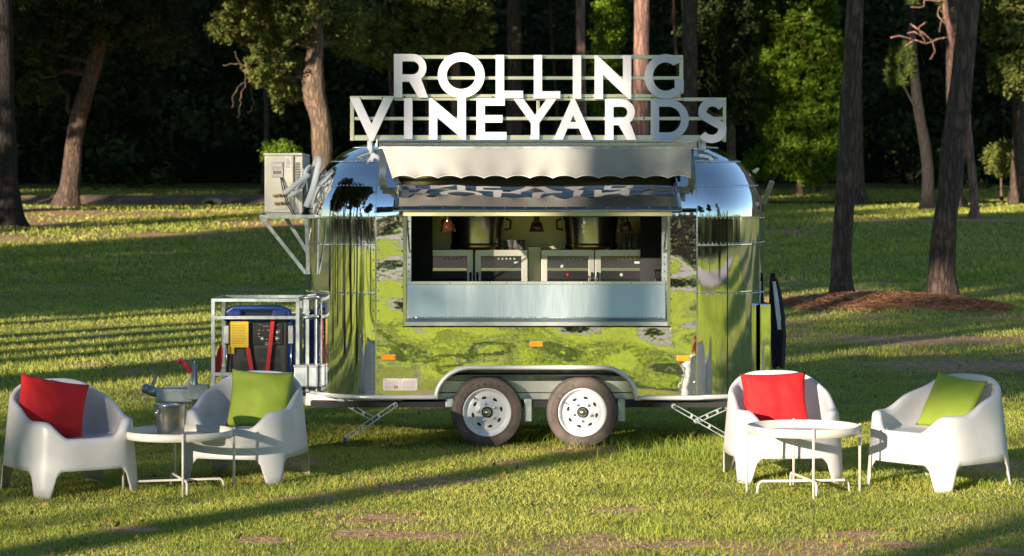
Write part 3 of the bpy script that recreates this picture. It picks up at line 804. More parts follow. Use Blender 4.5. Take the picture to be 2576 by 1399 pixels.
# trees round the open side of the lawn (seen only in the polished panels and as shadows)
for k, (x, y, kind, s) in enumerate([(-10.5, -7, 0, .9), (-13.5, -14.5, 0, 1.0), (-6, -29, 0, 1.1), (6, -34, 0, 1.0), (14, -26, 0, 1.1), (22, -12, 0, 1.0), (30, -2, 3, .8), (-24, -34, 0, 1.3), (-32, -22, 3, .8)]):
    plant(kind, x, y, s, rr.uniform(0, 6), 'park_tree', 'tall park tree behind the viewer', 'park trees behind the viewer')
for k in range(34):
    a = R(-172 + 164 * k / 33); rad = rr.uniform(88, 110)
    x, y = math.cos(a) * rad, math.sin(a) * rad
    # leave the sun's corridor open
    if -34 < (x * .839 - y * .545) < 14 and y < 0 and x < 0: s = .42
    else: s = rr.uniform(.6, .85)
    plant(3, x, y, s, rr.uniform(0, 6), 'distant_tree', 'distant tree closing the open side of the park', 'distant trees on the open side')

for k, (p, q, kind, s) in enumerate([(-28, -5.6, 0, 1.04), (-15, -10.12, 4, 1.6), (-30, -12.0, 4, 1.0), (-42, -10.85, 4, .85)]):
    x, y = pq(p, q)
    plant(kind, x, y, s, rr.uniform(0, 6), 'park_tree', 'tall park tree behind the viewer casting a long trunk shadow', 'park trees behind the viewer')
r = np.random.default_rng(91); n = 3800
a = np.radians(r.uniform(-200, 20, n)); rad = r.uniform(96, 122, n)
c = np.stack([np.cos(a) * rad, np.sin(a) * rad, r.uniform(0, 1, n) ** 1.2 * (7 + 5 * fbm(a * 9, a * 0, 3))], -1)
V, Fc, T = leaves(c, r.uniform(1.2, 2.4, n), 20, .55, 92)
tag(link('distant_wood', mesh_np('distant_wood', V, Fc, T), 'leaf_dark'), 'low belt of distant woodland round the open side of the park', 'forest', kind='stuff')

# ============================================================ FOOD TRAILER
YF = 20.0
TY = 21.0
XC, FL, EA, WD, ZB, ZS, HH = .205, 1.347, .66, 1.0, .425, 1.94, .645
trailer = thing('food_trailer', 'polished rounded aluminium food trailer with an open serving hatch and two white wheels', 'food trailer', (XC, TY, 0))
def shell(sx, phi, z=None, t=0, out=0.0):
    ct = math.cos(t)
    zz = z if z is not None and t == 0 else ZS + HH * math.sin(t)
    return Vector((XC + sx * (FL + (EA * ct + out) * math.sin(phi)), TY - (WD * ct + out) * math.cos(phi), zz + out * math.sin(t)))
def pane(name, P, m='end', flip=False):
    return MB().grid(P, True, flip).build(name, m, trailer)
XL, XR = XC - FL, XC + FL
WX0, WX1 = -.90, 1.313        # window opening
def arch(x):
    if x < -.637 or x > 1.042: return ZB
    if x < -.34: return ZB - .015 + .265 * math.sqrt(max(0, 1 - ((x + .34) / .297) ** 2))
    if x > .745: return ZB - .015 + .265 * math.sqrt(max(0, 1 - ((x - .745) / .297) ** 2))
    return ZB + .25
# side panel below and beside the window
def side_strip(x0, x1, z0f, z1, n, m='side', nz=8):
    P = []
    for i in range(n + 1):
        x = x0 + (x1 - x0) * i / n; z0 = z0f(x) if callable(z0f) else z0f
        P.append([(x, YF, z0 + (z1 - z0) * j / nz) for j in range(nz + 1)])
    return P
XS = sorted(set(list(np.linspace(XL + .002, XR - .002, 40)) + [-.637, 1.042] + list(np.linspace(-.637, -.34, 18)) + list(np.linspace(.745, 1.042, 18))))
P = [[(x, YF, arch(x) + (1.03 - arch(x)) * j / 4) for j in range(5)] for x in XS]
pane('side_panel', P, 'side', True)
for x0, x1 in ((XL + .002, WX0), (WX1, XR - .002)):
    P = side_strip(x0, x1, 1.032, ZS, 6, nz=12)
    # carry on up the curve
    for i, row in enumerate(P):
        x = row[0][0]
        for j in range(1, 9):
            t = .42 * j / 8; row.append((x, TY - WD * math.cos(t), ZS + HH * math.sin(t)))
    pane('side_panel', P, 'side', True)
P = [[(x, TY - WD * math.cos(t), ZS + HH * math.sin(t)) for t in np.linspace(.423, math.pi - 0.02, 26)] for x in np.linspace(XL + .002, XR - .002, 8)]
pane('roof_panel', P, 'end', True)
# far side wall
P = [[(x, TY + WD, z) for z in (ZB, 1.2, ZS)] for x in (XL, XR)]
pane('side_panel', P, 'end', False)
# end panels in bands
bands = [(ZB, 1.30), (1.302, 1.70), (1.702, ZS)]
for sx in (-1, 1):
    phis = [0.0, .41, 1.05, 1.57, math.pi]
    if sx < 0: phis = [0.0, 1.57, math.pi]
    for a, b in zip(phis[:-1], phis[1:]):
        for z0, z1 in bands:
            P = [[shell(sx, a + .002 + (b - a - .004) * i / 14, z0 + (z1 - z0) * j / 4) for j in range(5)] for i in range(15)]
            pane('end_panel', P, 'end', sx > 0)
    for t0, t1 in ((0, .40), (.402, .80), (.802, 1.20), (1.202, 1.57)):
        P = [[shell(sx, math.pi * i / 40, None, max(1e-4, t0 + (t1 - t0) * j / 6)) for j in range(7)] for i in range(41)]
        pane('end_cap_band', P, 'end', sx > 0)
# seam battens: a narrow raised lip over each joint
def seam_v(x0, phi=None, sx=1):
    mb = MB()
    pts = [(x0, YF - .002, ZB), (x0, YF - .002, ZS)] + [(x0, TY - WD * math.cos(t) - .002, ZS + HH * math.sin(t) + .001) for t in np.linspace(.1, 1.2, 10)]
    P = [[(p[0] + s * .006, p[1] - (.001 if s == 0 else 0), p[2]) for s in (-1, 0, 1)] for p in pts]
    mb.grid(P, True); mb.build('seam_batten', 'chrome', trailer)
seam_v(XL); seam_v(XR)
for sx in (-1, 1):
    for z, t in ((1.30, 0), (1.70, 0), (ZS, 0), (None, .40), (None, .80), (None, 1.20)):
        P = []
        for i in range(31):
            ph = math.pi * .62 * i / 30
            row = []
            for s in (-1, 0, 1):
                if t == 0: p = shell(sx, ph, z + s * .006, 0, .0015 + (.0006 if s == 0 else 0))
                else: p = shell(sx, ph, None, t + s * .008, .0015 + (.0006 if s == 0 else 0))
                row.append(p)
            P.append(row)
        MB().grid(P, True, sx > 0).build('seam_batten', 'end', trailer)
# vertical joint on the right end
P = [[shell(1, .41 + s * .006, z, 0, .003) for s in (-1, 0, 1)] for z in np.linspace(ZB, ZS, 8)]
MB().grid(P, True).build('door_seam', 'dark', trailer)
P = [[shell(1, 1.06 + s * .003, z, 0, .003) for s in (-1, 0, 1)] for z in np.linspace(ZB, ZS, 8)]
MB().grid(P, True).build('door_seam', 'dark', trailer)
# rivets
rv = MB()
def rivet(p, r=.0065): rv.sphere(p, r, 6, 4)
for x in (XL - .02, XL + .022, XR - .022):
    for z in np.arange(.47, ZS, .085): rivet((x, YF, z), .008)
for x in (WX0 - .022, WX1 + .022):
    for z in np.arange(1.05, 1.98, .10): rivet((x, YF - .001, z), .009)
for x in np.arange(XL + .05, XR, .11): rivet((x, YF, .98 if False else 1.0 - .005), .005)
for sx in (-1, 1):
    for z, t in ((1.285, 0), (1.715, 0), (ZS - .015, 0), (None, .42), (None, .82), (None, 1.17)):
        m_ = 34
        for i in range(m_):
            ph = math.pi * .62 * (i + .5) / m_
            rivet(shell(sx, ph, z, t, .001), .007)
tag(rv.build('rivets', 'chrome', trailer), kind='stuff')

# belt trim along the bottom edge and round the wheel arch
path = [shell(-1, ph, ZB, 0, .006) for ph in np.linspace(1.9, 0, 16)]
path += [Vector((x, YF - .008, ZB)) for x in np.linspace(XL + .1, -.66, 5)]
ax = [x for x in np.linspace(-.645, 1.05, 90)]
path += [Vector((x, YF - .008, arch(x) if -.637 < x < 1.042 else ZB - .015)) for x in [-.637 + .0005] + list(-.34 - .297 * np.cos(np.linspace(0, math.pi / 2, 16))) + [0, .2, .45] + list(.745 + .297 * np.sin(np.linspace(0, math.pi / 2, 16)))]
path += [Vector((1.047, YF - .008, ZB - .012))] + [Vector((x, YF - .008, ZB - .005)) for x in np.linspace(1.1, XR, 5)]
path += [shell(1, ph, ZB, 0, .006) for ph in np.linspace(.1, 1.9, 16)]
mb = MB()
P = []
for i, p in enumerate(path):
    t = (path[min(i + 1, len(path) - 1)] - path[max(i - 1, 0)]).normalized()
    c = Vector((p.x, p.y, 0)) - Vector((XC, TY, 0))
    nrm = Vector((0, -1, 0)) if XL < p.x < XR else Vector((c.x, c.y, 0)).normalized()
    up = nrm.cross(t); up = -up if up.z < 0 and abs(t.z) < .8 else up
    up = t.cross(nrm); up.normalize()
    P.append([p + nrm * (.022 * math.cos(a)) + up * (.019 * math.sin(a)) for a in np.linspace(-1.6, 1.6, 7)])
mb.grid(P, True); mb.build('bottom_trim', mat('white_silver_trim', (.80, .80, .82), .25, .35), trailer)
# dark line above the trim
P = [[p + Vector((0, -.004, 0)), p + Vector((0, -.004, .027))] for p in path if XL - .3 < p.x < -.66 or p.x > 1.06]

# wheel well: back plate, beam and fender skirt
mb = MB(); n = 30
xs = np.linspace(-.63, 1.035, n)
mb.grid([[(x, YF + .30, ZB - .10), (x, YF + .30, arch(x) + .03)] for x in xs], False, True)
mb.grid([[(x, YF + .002, arch(x) + .002), (x, YF + .30, arch(x) + .002)] for x in xs], False)
mb.build('wheel_well', 'galv', trailer)
MB().box(-.64, 1.05, YF + .255, YF + .295, .445, .545).box(-.66, 1.06, YF + .245, YF + .297, .385, .441).build('chassis_beam', 'alu', trailer, bevel=.003)
MB().box(-2.0 + .3, 2.15, YF + .12, YF + 1.85, .33, .38).build('chassis', 'dark', trailer)
for x in (-.55, -.02, .30, .90): pass
for px, h in ((1131, .07), (1328, .19), (1270, .11), (1563, .19)):
    x = (px - PX) * 20.1 / F
    b = MB().box(x - .035, x + .035, YF + .10, YF + .16, .40 - h, .405)
    o = b.build('spring_hanger', 'galv', trailer, bevel=.008)
    q = MB()
    for z in ([.40 - h + .035] if h < .15 else [.40 - h + .035, .36]):
        q.lathe([(.001, -.012), (.016, -.012), (.016, 0)], 6, (x, YF + .10, z), Matrix.Rotation(R(-90), 4, 'X') @ Matrix.Rotation(math.pi, 4, 'X'), False)
    q.build('bolt', 'black', o)
MB().tube([(-.21, YF + .2, .295), (-.21, 21.9, .295)], .04, 10).tube([(.592, YF + .2, .295), (.592, 21.9, .295)], .04, 10).build('axle', 'dark', trailer)

# wheels
def make_wheel(x, y, rot, letters=True, face=-1):
    mY = Matrix.Rotation(R(90), 4, 'X')     # lathe z -> -Y (towards the camera)
    if face > 0: mY = Matrix.Rotation(R(-90), 4, 'X')
    c = Vector((x, y, .295))
    wh = thing('wheel', None, None, tuple(c - trailer.location)); wh.parent = trailer
    def bl(mb, name, m, par, **k):
        mb.v = [tuple(Vector(v) - c) for v in mb.v]; return mb.build(name, m, par, local=True, **k)
    prof = [(.198, -.16), (.24, -.175), (.275, -.165), (.293, -.14), (.296, -.10), (.297, -.04), (.296, 0), (.292, .012), (.280, .024), (.265, .030), (.24, .033), (.22, .030), (.205, .022), (.200, .012)]
    ty = bl(MB().lathe(prof, 72, c, mY), 'tyre', 'tyre', wh)
    tr = MB()
    rm = random.Random(3)
    for row, z0, z1, nn, hh in ((0, -.13, -.09, 48, .003), (1, -.085, -.045, 48, .003), (2, -.04, -.006, 60, .003), (3, .0, .022, 60, .004)):
        for k in range(nn):
            a0 = 2 * math.pi * (k + row * .4) / nn; a1 = a0 + 2 * math.pi / nn * .68
            rb = .2975 if row < 3 else .2915
            rb2 = .2975 if row < 3 else .284
            vs = [mY @ Vector((rr_ * math.cos(a), rr_ * math.sin(a), z)) + c for a in (a0, a1) for rr_, z in ((rb - .003, z0), (rb + hh, z0), (rb2 + hh, z1), (rb2 - .003, z1))]
            tr.add(vs, [(0, 1, 2, 3), (7, 6, 5, 4), (1, 5, 6, 2), (0, 4, 5, 1), (3, 2, 6, 7)])
    tag(bl(tr, 'tread_blocks', 'tyre', ty), kind='stuff')
    tr = MB()
    for rad in (.262, .25, .215): tr.lathe([(rad - .0012, .030), (rad, .0345), (rad + .0012, .030)], 72, c, mY)
    bl(tr, 'sidewall_ribs', 'tyre', ty)
    if letters:
        tr = MB()
        word = 'SL 0809'
        for i, ch in enumerate(word):
            if ch == ' ': continue
            vs, fs = text_mb(ch, .042, .0012)
            a = R(148 - i * 13.5) if x < 0 else R(150 - i * 13.5)
            if x > 0 and i > 3: continue
            mm = Matrix.Translation(c + Vector((math.cos(a) * .236, -.034, math.sin(a) * .236))) @ Matrix.Rotation(-(a - math.pi / 2), 4, 'Y') @ Matrix.Rotation(R(90), 4, 'X')
            tr.add([mm @ v for v in vs], fs)
        bl(tr, 'lettering', 'tread', ty)
    rim = bl(MB().lathe([(.198, .008), (.205, .020), (.200, .026), (.194, .022), (.188, .006), (.184, -.012), (.170, -.020), (.160, -.022), (.150, -.014), (.146, -.012),
                         (.120, -.016), (.095, -.014), (.085, -.006), (.060, -.002), (.044, -.004)], 64, c, mY), 'rim', 'rim', wh)
    h = MB()
    for k in range(8):
        a = rot + 2 * math.pi * k / 8
        cc_ = Vector((math.cos(a) * .122, math.sin(a) * .122, -.0125)); pts = []
        for j in range(14):
            b = 2 * math.pi * j / 14
            rx = .0115 * math.cos(b) * (1 + .25 * math.sin(b)); tz = .021 * math.sin(b)
            pts.append(mY @ (cc_ + Vector((math.cos(a), math.sin(a), 0)) * rx + Vector((-math.sin(a), math.cos(a), 0)) * tz) + c)
        pts2 = [p + (mY @ Vector((0, 0, -.004))) for p in pts]
        h.add(pts, [tuple(range(14))])
    bl(h, 'rim_slots', 'hole', wh)
    hb = bl(MB().lathe([(.046, -.02), (.046, .012), (.040, .014), (.036, .004)], 32, c, mY), 'hub_ring', 'hole', wh)
    bl(MB().lathe([(.034, .0), (.034, .030), (.030, .036), (.022, .040), (.018, .046), (.001, .048)], 24, c, mY), 'hub_cap', 'hub', wh)
    for k in range(5):
        a = rot + .35 + 2 * math.pi * k / 5; p = c + mY @ Vector((math.cos(a) * .074, math.sin(a) * .074, 0))
        bl(MB().lathe([(.0115, -.01), (.0115, .012), (.006, .014), (.006, .024), (.001, .025)], 6, p, mY, False), 'lug_nut', 'chrome', wh)
    a = rot + 2.1; p = c + mY @ Vector((math.cos(a) * .165, math.sin(a) * .165, -.02)); q = c + mY @ Vector((math.cos(a) * .150, math.sin(a) * .150, .02))
    bl(MB().tube([p, q], .005, 6), 'tyre_valve', 'black', wh)
    return wh
make_wheel(-.21, YF + .055, .2); make_wheel(.592, YF + .055, .55)
make_wheel(-.21, YF + 1.93, .2, False, 1); make_wheel(.592, YF + 1.93, .55, False, 1)

# stabiliser scissor jacks
def jack_arm(a, b, par, name='jack_arm'):
    a = Vector(a); b = Vector(b); d = (b - a).normalized(); s = Vector((d.z, 0, -d.x))
    mb = MB()
    for o in (-.017, .017): mb.bar(a + s * o, b + s * o, .007, .02, (0, 1, 0)) if False else mb.bar(a + s * o, b + s * o, .022, .008, s)
    L = (b - a).length
    for f in (.0, .33, .66, .97): mb.bar(a + d * (L * f - .004) - s * .02, a + d * (L * f - .004) + s * .02, .02, .03, (0, 1, 0))
    for p in (a, b): mb.lathe([(.001, -.014), (.024, -.014), (.024, .014), (.001, .014)], 16, p, Matrix.Rotation(R(90), 4, 'X'))
    o = mb.build(name, 'galv', par)
    q = MB()
    for p in (a, b, a.lerp(b, .5)): q.lathe([(.001, .012), (.009, .012), (.009, 0)], 6, p + Vector((0, -.012, 0)), Matrix.Rotation(R(90), 4, 'X'), False)
    q.build('bolt', 'dark', o)
for sx, pts in ((1, ((995, 1018), (868, 1104), (862, 1012), (942, 1056))), (-1, ((1695, 1022), (1832, 1100), (1830, 1025), (1752, 1060)))):
    d = 20.12
    w = [at(x, y, d) for x, y in pts]
    j = thing('stabiliser_jack', None, None, tuple(Vector((w[0].x, d, .1)) - trailer.location)); j.parent = trailer
    jack_arm(w[0], w[1], j); jack_arm(w[2] + Vector((0, .03, 0)), w[3] + Vector((0, .03, 0)), j)
    m0 = at((pts[0][0] + pts[2][0]) / 2, 1020, d + .06)
    MB().box(min(w[0].x, w[2].x) - .05, max(w[0].x, w[2].x) + .06, d + .05, d + .11, .34, .40).build('jack_channel', 'galv', j)

# window: frame, apron, ledge
WZ0, WZ1 = 1.03, 2.20
fr = MB()
def window_bar(x0, x1, z0, z1, y0=YF - .014, y1=YF + .01): return MB().box(x0, x1, y0, y1, z0, z1)
wf = window_bar(-.915, -.885, 1.03, 2.02).box(1.298, 1.328, YF - .014, YF + .01, 1.03, 2.02).build('window_frame', 'chrome', trailer, bevel=.003)
MB().box(-.884, -.845, YF - .006, YF + .10, 1.03, 2.05).build('window_jamb', 'galv', wf, bevel=.002)
MB().box(1.258, 1.297, YF - .006, YF + .10, 1.03, 2.05).build('window_jamb', 'galv', wf, bevel=.002)
mb = MB()
for k in range(10):
    for x in (-.865, 1.278): mb.lathe([(.001, .004), (.007, .003), (.007, 0)], 8, (x, YF - .007, 1.42 + k * .06), Matrix.Rotation(R(90), 4, 'X'))
tag(mb.build('window_screws', 'chrome', wf), kind='stuff')
ap = MB().add([(-.872, YF - .012, 1.395), (1.284, YF - .012, 1.395), (1.284, YF - .045, 1.088), (-.872, YF - .045, 1.088),
               (-.872, YF + .01, 1.395), (1.284, YF + .01, 1.395), (1.284, YF - .02, 1.088), (-.872, YF - .02, 1.088)],
              [(3, 2, 1, 0), (4, 5, 6, 7), (0, 1, 5, 4), (2, 3, 7, 6), (1, 2, 6, 5), (3, 0, 4, 7)])
M['shelf'] = mat('satin_aluminium_shelf', (.50, .58, .59), .36, .95, bump=.5, bscale=2.0, bdist=.012, stretch=(1.6, 1, .35))
shelf = ap.build('serving_shelf', 'shelf', trailer, bevel=.002)
MB().box(-.874, 1.286, YF - .022, YF - .0125, 1.372, 1.398).build('shelf_lip', 'brushed', shelf, bevel=.002)
mb = MB()
for x in (-.69, -.52, -.33, -.19, -.05, .12, .31, .45, .59, .70, .84, 1.0, 1.13): mb.sphere((x, YF - .022, 1.384), .006, 6, 4)
tag(mb.build('shelf_rivets', 'chrome', shelf), kind='stuff')
mb = MB(); k = 0
while -.84 + k * .03 < 1.25: mb.tube([(-.84 + k * .03, YF - .052, 1.098), (-.84 + k * .03 + .022, YF - .052, 1.098)], .005, 6); k += 1
tag(mb.build('piano_hinge', 'chrome', shelf), kind='stuff')
MB().add([(-.874, YF - .046, 1.086), (1.286, YF - .046, 1.086), (1.292, YF - .125, 1.062), (-.880, YF - .125, 1.062), (-.874, YF - .03, 1.07), (1.286, YF - .03, 1.07), (1.292, YF - .12, 1.05), (-.88, YF - .12, 1.05)],
         [(3, 2, 1, 0), (4, 5, 6, 7), (0, 1, 5, 4), (2, 3, 7, 6), (1, 2, 6, 5), (3, 0, 4, 7)]).build('drip_ledge', 'shelf', trailer)
MB().box(-.885, 1.297, YF - .128, YF - .118, 1.03, 1.064).build('ledge_lip', 'alu', trailer, bevel=.002)
mb = MB()
for k in range(14): mb.box(-.84 + k * .158, -.80 + k * .158, YF - .06, YF - .0, 1.018, 1.03)
mb.box(-.915, 1.328, YF - .02, YF + .0, 1.012, 1.022)
mb.build('ledge_bracket', 'dark', trailer)
# hatch: propped open, seen almost edge-on
yh = YF + .145; zh = 2.285; yf = YF - .62; zf = 1.995
P = []
for i in range(41):
    f = i / 40
    row = []
    for j in range(13):
        g = j / 12; e = g ** 1.0
        xa = (-.955) * (1 - g) + (-.970) * g; xb = 1.37 * (1 - g) + 1.385 * g
        bow = math.sin(math.pi * g) * .035
        row.append((xa + (xb - xa) * f, yh + (yf - yh) * g, zh + (zf - zh) * g + bow + .006 * math.sin(f * 9) * math.sin(math.pi * g)))
    P.append(row)
ht = MB().grid(P, True, True).build('hatch', 'hatchm', trailer, solid=.006)
mb = MB().box(-.965, 1.38, yf - .002, yf + .012, zf - .008, zf + .004)
mb.build('hatch_edge', 'chrome', ht)
M['olive'] = mat('olive_reflecting_frame', (.58, .56, .34), .4, .6)
MB().box(-.885, 1.30, yf + .03, yf + .07, zf - .045, zf - .009).build('hatch_inner_frame', 'olive', ht)
for x in (-.86, 1.275): MB().tube([(x, yf + .10, zf - .03), (x, YF + .03, 1.62)], .008, 8).build('gas_strut', 'chrome', ht)
mb = MB()
for k in range(14): mb.sphere((-.9 + k * .168, yf + .03, zf + .020), .006, 6, 4)
tag(mb.build('hatch_rivets', 'chrome', ht), kind='stuff')

# awning: cassette and hanging fabric with scalloped hem
d = 19.72
c0 = at(950, 352, d); c1 = at(1757, 368, d)
aw = MB().box(c0.x, c1.x, d + .0, d + .13, c1.z + .035, c0.z).box(c0.x + .01, c1.x - .01, d + .012, d + .12, c1.z, c1.z + .034).build('awning', 'chrome', trailer, bevel=.006)
MB().box(c0.x - .012, c0.x - .001, d - .005, d + .14, c1.z - .005, c0.z + .004).box(c1.x + .001, c1.x + .012, d - .005, d + .14, c1.z - .03, c0.z + .004).build('cassette_end_cap', 'alu', aw)
MB().box(c0.x + .005, c1.x - .02, d + .02, d + .2, c1.z - .02, c1.z - .002).build('cassette_arm', 'galv', aw)
P = []; hem = []
x0a, x1a = at(957, 0, d).x, at(1741, 0, d).x; x0b, x1b = at(986, 0, d).x, at(1738, 0, d).x
zt = c1.z + .004; nsc = 13
for i in range(261):
    f = i / 260; row = []
    zb = at(0, 437, d).z + .0 - .038 * abs(math.cos(math.pi * nsc * f)) ** 1.0
    zb = at(0, 448, d).z + .024 * abs(math.sin(math.pi * nsc * f)) ** .8 * (1)
    if f < .04: zb -= 0.0
    for j in range(15):
        g = j / 14
        xa = x0a + (x0b - x0a) * g ** .8; xb = x1a + (x1b - x1a) * g
        x = xa + (xb - xa) * f
        y = d + .03 - .015 * math.sin(g * 2.6) + .010 * math.sin(f * 23 + g * 2) * g + .012 * math.sin(f * 71 + 1.3 * g) * g ** 2 - .05 * max(0, g - .8) * math.sin(f * 57)
        row.append(Vector((x, y, zt + (zb - zt) * g)))
    P.append(row); hem.append(row[-1])
fa = MB().grid(P, True, True).build('awning_fabric', 'canvas', aw, solid=.002)
MB().tube(hem, .004, 6).build('hem_piping', 'piping', aw)
for x in (at(950, 0, 20.2).x + .03, at(1753, 0, 20.2).x - .03):
    MB().box(x - .03, x + .03, d + .131, 20.75, c1.z + .0, c1.z + .03).build('awning_bracket', 'galv', trailer)

# marker lights
for px, py, w in ((977, 899, 36), (1349, 865, 33), (1719, 901, 33)):
    c = at(px, py, YF)
    o = MB().box(c.x - w / 600, c.x + w / 600, YF - .022, YF - .002, c.z - .023, c.z + .023).build('marker_light', 'amber', trailer, bevel=.008)
    MB().box(c.x - w / 600 - .004, c.x + w / 600 + .004, YF - .006, YF - .0005, c.z - .027, c.z + .027).sphere((c.x - w / 600 + .012, YF - .024, c.z), .004, 6, 4).sphere((c.x + w / 600 - .012, YF - .024, c.z), .004, 6, 4).build('lamp_base', 'chrome', o)
# data placards with small print
for px in (985, 1028.5):
    c = at(px, 967, YF)
    o = MB().box(c.x - .071, c.x + .071, YF - .004, YF - .0005, c.z - .05, c.z + .05).build('placard', 'plate', trailer)
    ink = MB(); rr2 = random.Random(int(px))
    for k in range(7):
        z = c.z + .026 - k * .0105; x = c.x - .055 + (.02 if k == 0 else 0)
        while x < c.x + .05:
            w = rr2.uniform(.006, .02)
            if not (px < 1000 and k > 2 and x > c.x + .02): ink.box(x, min(x + w, c.x + .055), YF - .0055, YF - .0045, z - .0016, z + .0016)
            x += w + .004
    if px < 1000: ink.box(c.x + .022, c.x + .055, YF - .0055, YF - .0045, c.z - .035, c.z - .010); ink.box(c.x - .055, c.x - .045, YF - .0055, YF - .0045, c.z + .030, c.z + .042)
    tag(ink.build('print', 'redink', o), kind='stuff')
    q = MB()
    for sx in (-1, 1):
        for sz in (-1, 1): q.sphere((c.x + sx * .065, YF - .004, c.z + sz * .044), .003, 6, 4)
    q.build('screws', 'chrome', o)
# interior
ix0, ix1, iy1 = -.98, 1.40, 21.80
MB().box(ix0, ix1, iy1, iy1 + .01, .6, 2.42).build('inner_wall', 'inner', trailer)
MB().box(ix0 - .02, ix0, YF + .11, iy1, .6, 2.42).build('inner_partition', 'dark', trailer)
MB().box(ix1, ix1 + .02, YF + .11, iy1, .6, 2.42).build('inner_partition', 'dark', trailer)
MB().box(ix0, ix1, YF + .12, iy1, 2.42, 2.43).build('inner_ceiling', 'inner', trailer)
MB().box(ix0, ix1, YF + .02, iy1, .60, .61).build('inner_floor', 'dark', trailer)
MB().box(-.84, 1.25, 20.55, 20.60, 1.30, 1.318).build('counter_front_rail', 'chrome', trailer)
MB().box(ix0, ix1, 20.55, iy1, 1.20, 1.24).build('counter', 'dark', trailer)
MB().box(-.98, -.70, 21.0, 21.02, 1.24, 2.41).build('dark_side_panel', 'dark', trailer)  # dark upright panel at each end of the counter
MB().box(1.13, 1.40, 21.0, 21.02, 1.24, 2.41).build('dark_side_panel', 'dark', trailer)
p0 = at(1328, 0, 21.4).x; p1 = at(1361, 0, 21.4).x
MB().box(p0, p1, 21.30, 21.40, 1.241, 1.66).build('counter_post', 'inner', trailer, bevel=.004)

# nose: propane rack, box, A-frame, tongue
al = 'galv'
mb = MB()
for py in (751, 800):
    z = at(0, py, 20.7).z
    mb.tube([at(756, py, 20.5), at(775, py - 3, 20.45), at(790, py - 6, 20.5), at(797, py - 9, 20.7), at(799, py - 10, 21.0)], .014, 6)
mb.bar(at(773, 745, 20.5), at(773, 985, 20.5), .025, .025, (0, 1, 0)); mb.bar(at(757, 745, 20.9), at(757, 985, 20.9), .025, .025, (0, 1, 0))
mb.bar(at(750, 985, 20.6), at(800, 985, 20.6), .025, .025)
mb.build('bottle_rack', 'galv', trailer)
c = at(771, 944, 20.42)
bx = MB().box(c.x - .10, c.x + .10, 20.33, 20.50, c.z - .095, c.z + .09).build('battery_box', 'galv', trailer, bevel=.012)
MB().box(c.x - .106, c.x + .106, 20.325, 20.505, c.z + .072, c.z + .094).build('lid', 'alu', bx, bevel=.008)
MB().box(c.x + .015, c.x + .022, 20.32, 20.329, c.z - .095, c.z + .094).build('strap', 'black', bx)
MB().add([at(770, 988, 20.3), at(870, 1010, 20.2), at(870, 1022, 20.2), at(768, 1020, 20.3), at(770, 988, 20.36), at(870, 1010, 20.26), at(870, 1022, 20.26), at(768, 1020, 20.36)],
         [(3, 2, 1, 0), (4, 5, 6, 7), (0, 1, 5, 4), (2, 3, 7, 6), (1, 2, 6, 5), (3, 0, 4, 7)]).build('a_frame', 'plate', trailer)
tg = MB()
zt0 = at(0, 975, 21).z; zt1 = at(0, 1010, 21).z
xt0 = at(397, 0, 21).x; xt1 = at(545, 0, 21).x
tg.box(xt0, xt1, 20.88, 21.0, zt1, zt0)
tg.build('drawbar', 'galv', trailer, bevel=.01)
tg = MB()
tg.add([(xt1, 20.88, zt1 + .02), (xt1, 20.94, zt1 + .02), (-1.75, 20.3, zt1 + .03), (-1.75, 20.36, zt1 + .03), (xt1, 20.88, zt0 - .02), (xt1, 20.94, zt0 - .02), (-1.75, 20.3, zt0 - .02), (-1.75, 20.36, zt0 - .02)],
       [(0, 2, 6, 4), (1, 5, 7, 3), (4, 6, 7, 5), (0, 1, 3, 2)])
tg.bar((xt1, 20.97, (zt0 + zt1) / 2), (-1.7, 21.6, (zt0 + zt1) / 2), .06, .09).build('drawbar', 'galv', trailer)
cp_ = MB().tube([at(366, 982, 20.95), at(385, 985, 20.95), at(400, 988, 20.95)], [.03, .045, .04], 12).sphere(at(368, 978, 20.95), .045, 12, 8).bar(at(383, 975, 20.95), at(392, 945, 20.95), .02, .03)
cp_.build('coupler', 'galv', trailer)
j = thing('nose_jack', None, None, tuple(at(490, 1000, 20.8) - trailer.location)); j.parent = trailer
MB().tube([at(490, 1052, 20.8), at(490, 915, 20.8)], .024, 14).build('post', 'alu', j)
MB().tube([at(490, 1100, 20.8), at(490, 1045, 20.8)], .018, 12).build('inner_post', 'galv', j)
MB().tube([at(490, 922, 20.8), at(490, 902, 20.8)], .012, 8).tube([at(490, 906, 20.78), at(452, 903, 20.75)], .006, 8).build('crank', 'chrome', j)
MB().box(*[v for v in (at(474, 0, 20.8).x, at(524, 0, 20.8).x)], 20.76, 20.86, at(0, 1005, 20.8).z, at(0, 968, 20.8).z).build('clamp', 'galv', j, bevel=.006)
MB().tube([at(452, 903, 20.73), at(452, 915, 20.73)], .010, 8).build('grip', 'redhandle', j)
br = thing('brake_lever', None, None, tuple(at(470, 960, 20.9) - trailer.location)); br.parent = trailer
MB().bar(at(446, 910, 20.9), at(462, 906, 20.9), .02, .04).bar(at(460, 906, 20.9), at(480, 938, 20.9), .02, .042).build('handle', 'redhandle', br, bevel=.006)
MB().bar(at(480, 938, 20.9), at(481, 952, 20.9), .015, .03).bar(at(481, 952, 20.9), at(462, 972, 20.9), .015, .03).bar(at(464, 972, 20.9), at(420, 974, 20.9), .03, .015).build('arm', 'galv', br, bevel=.003)

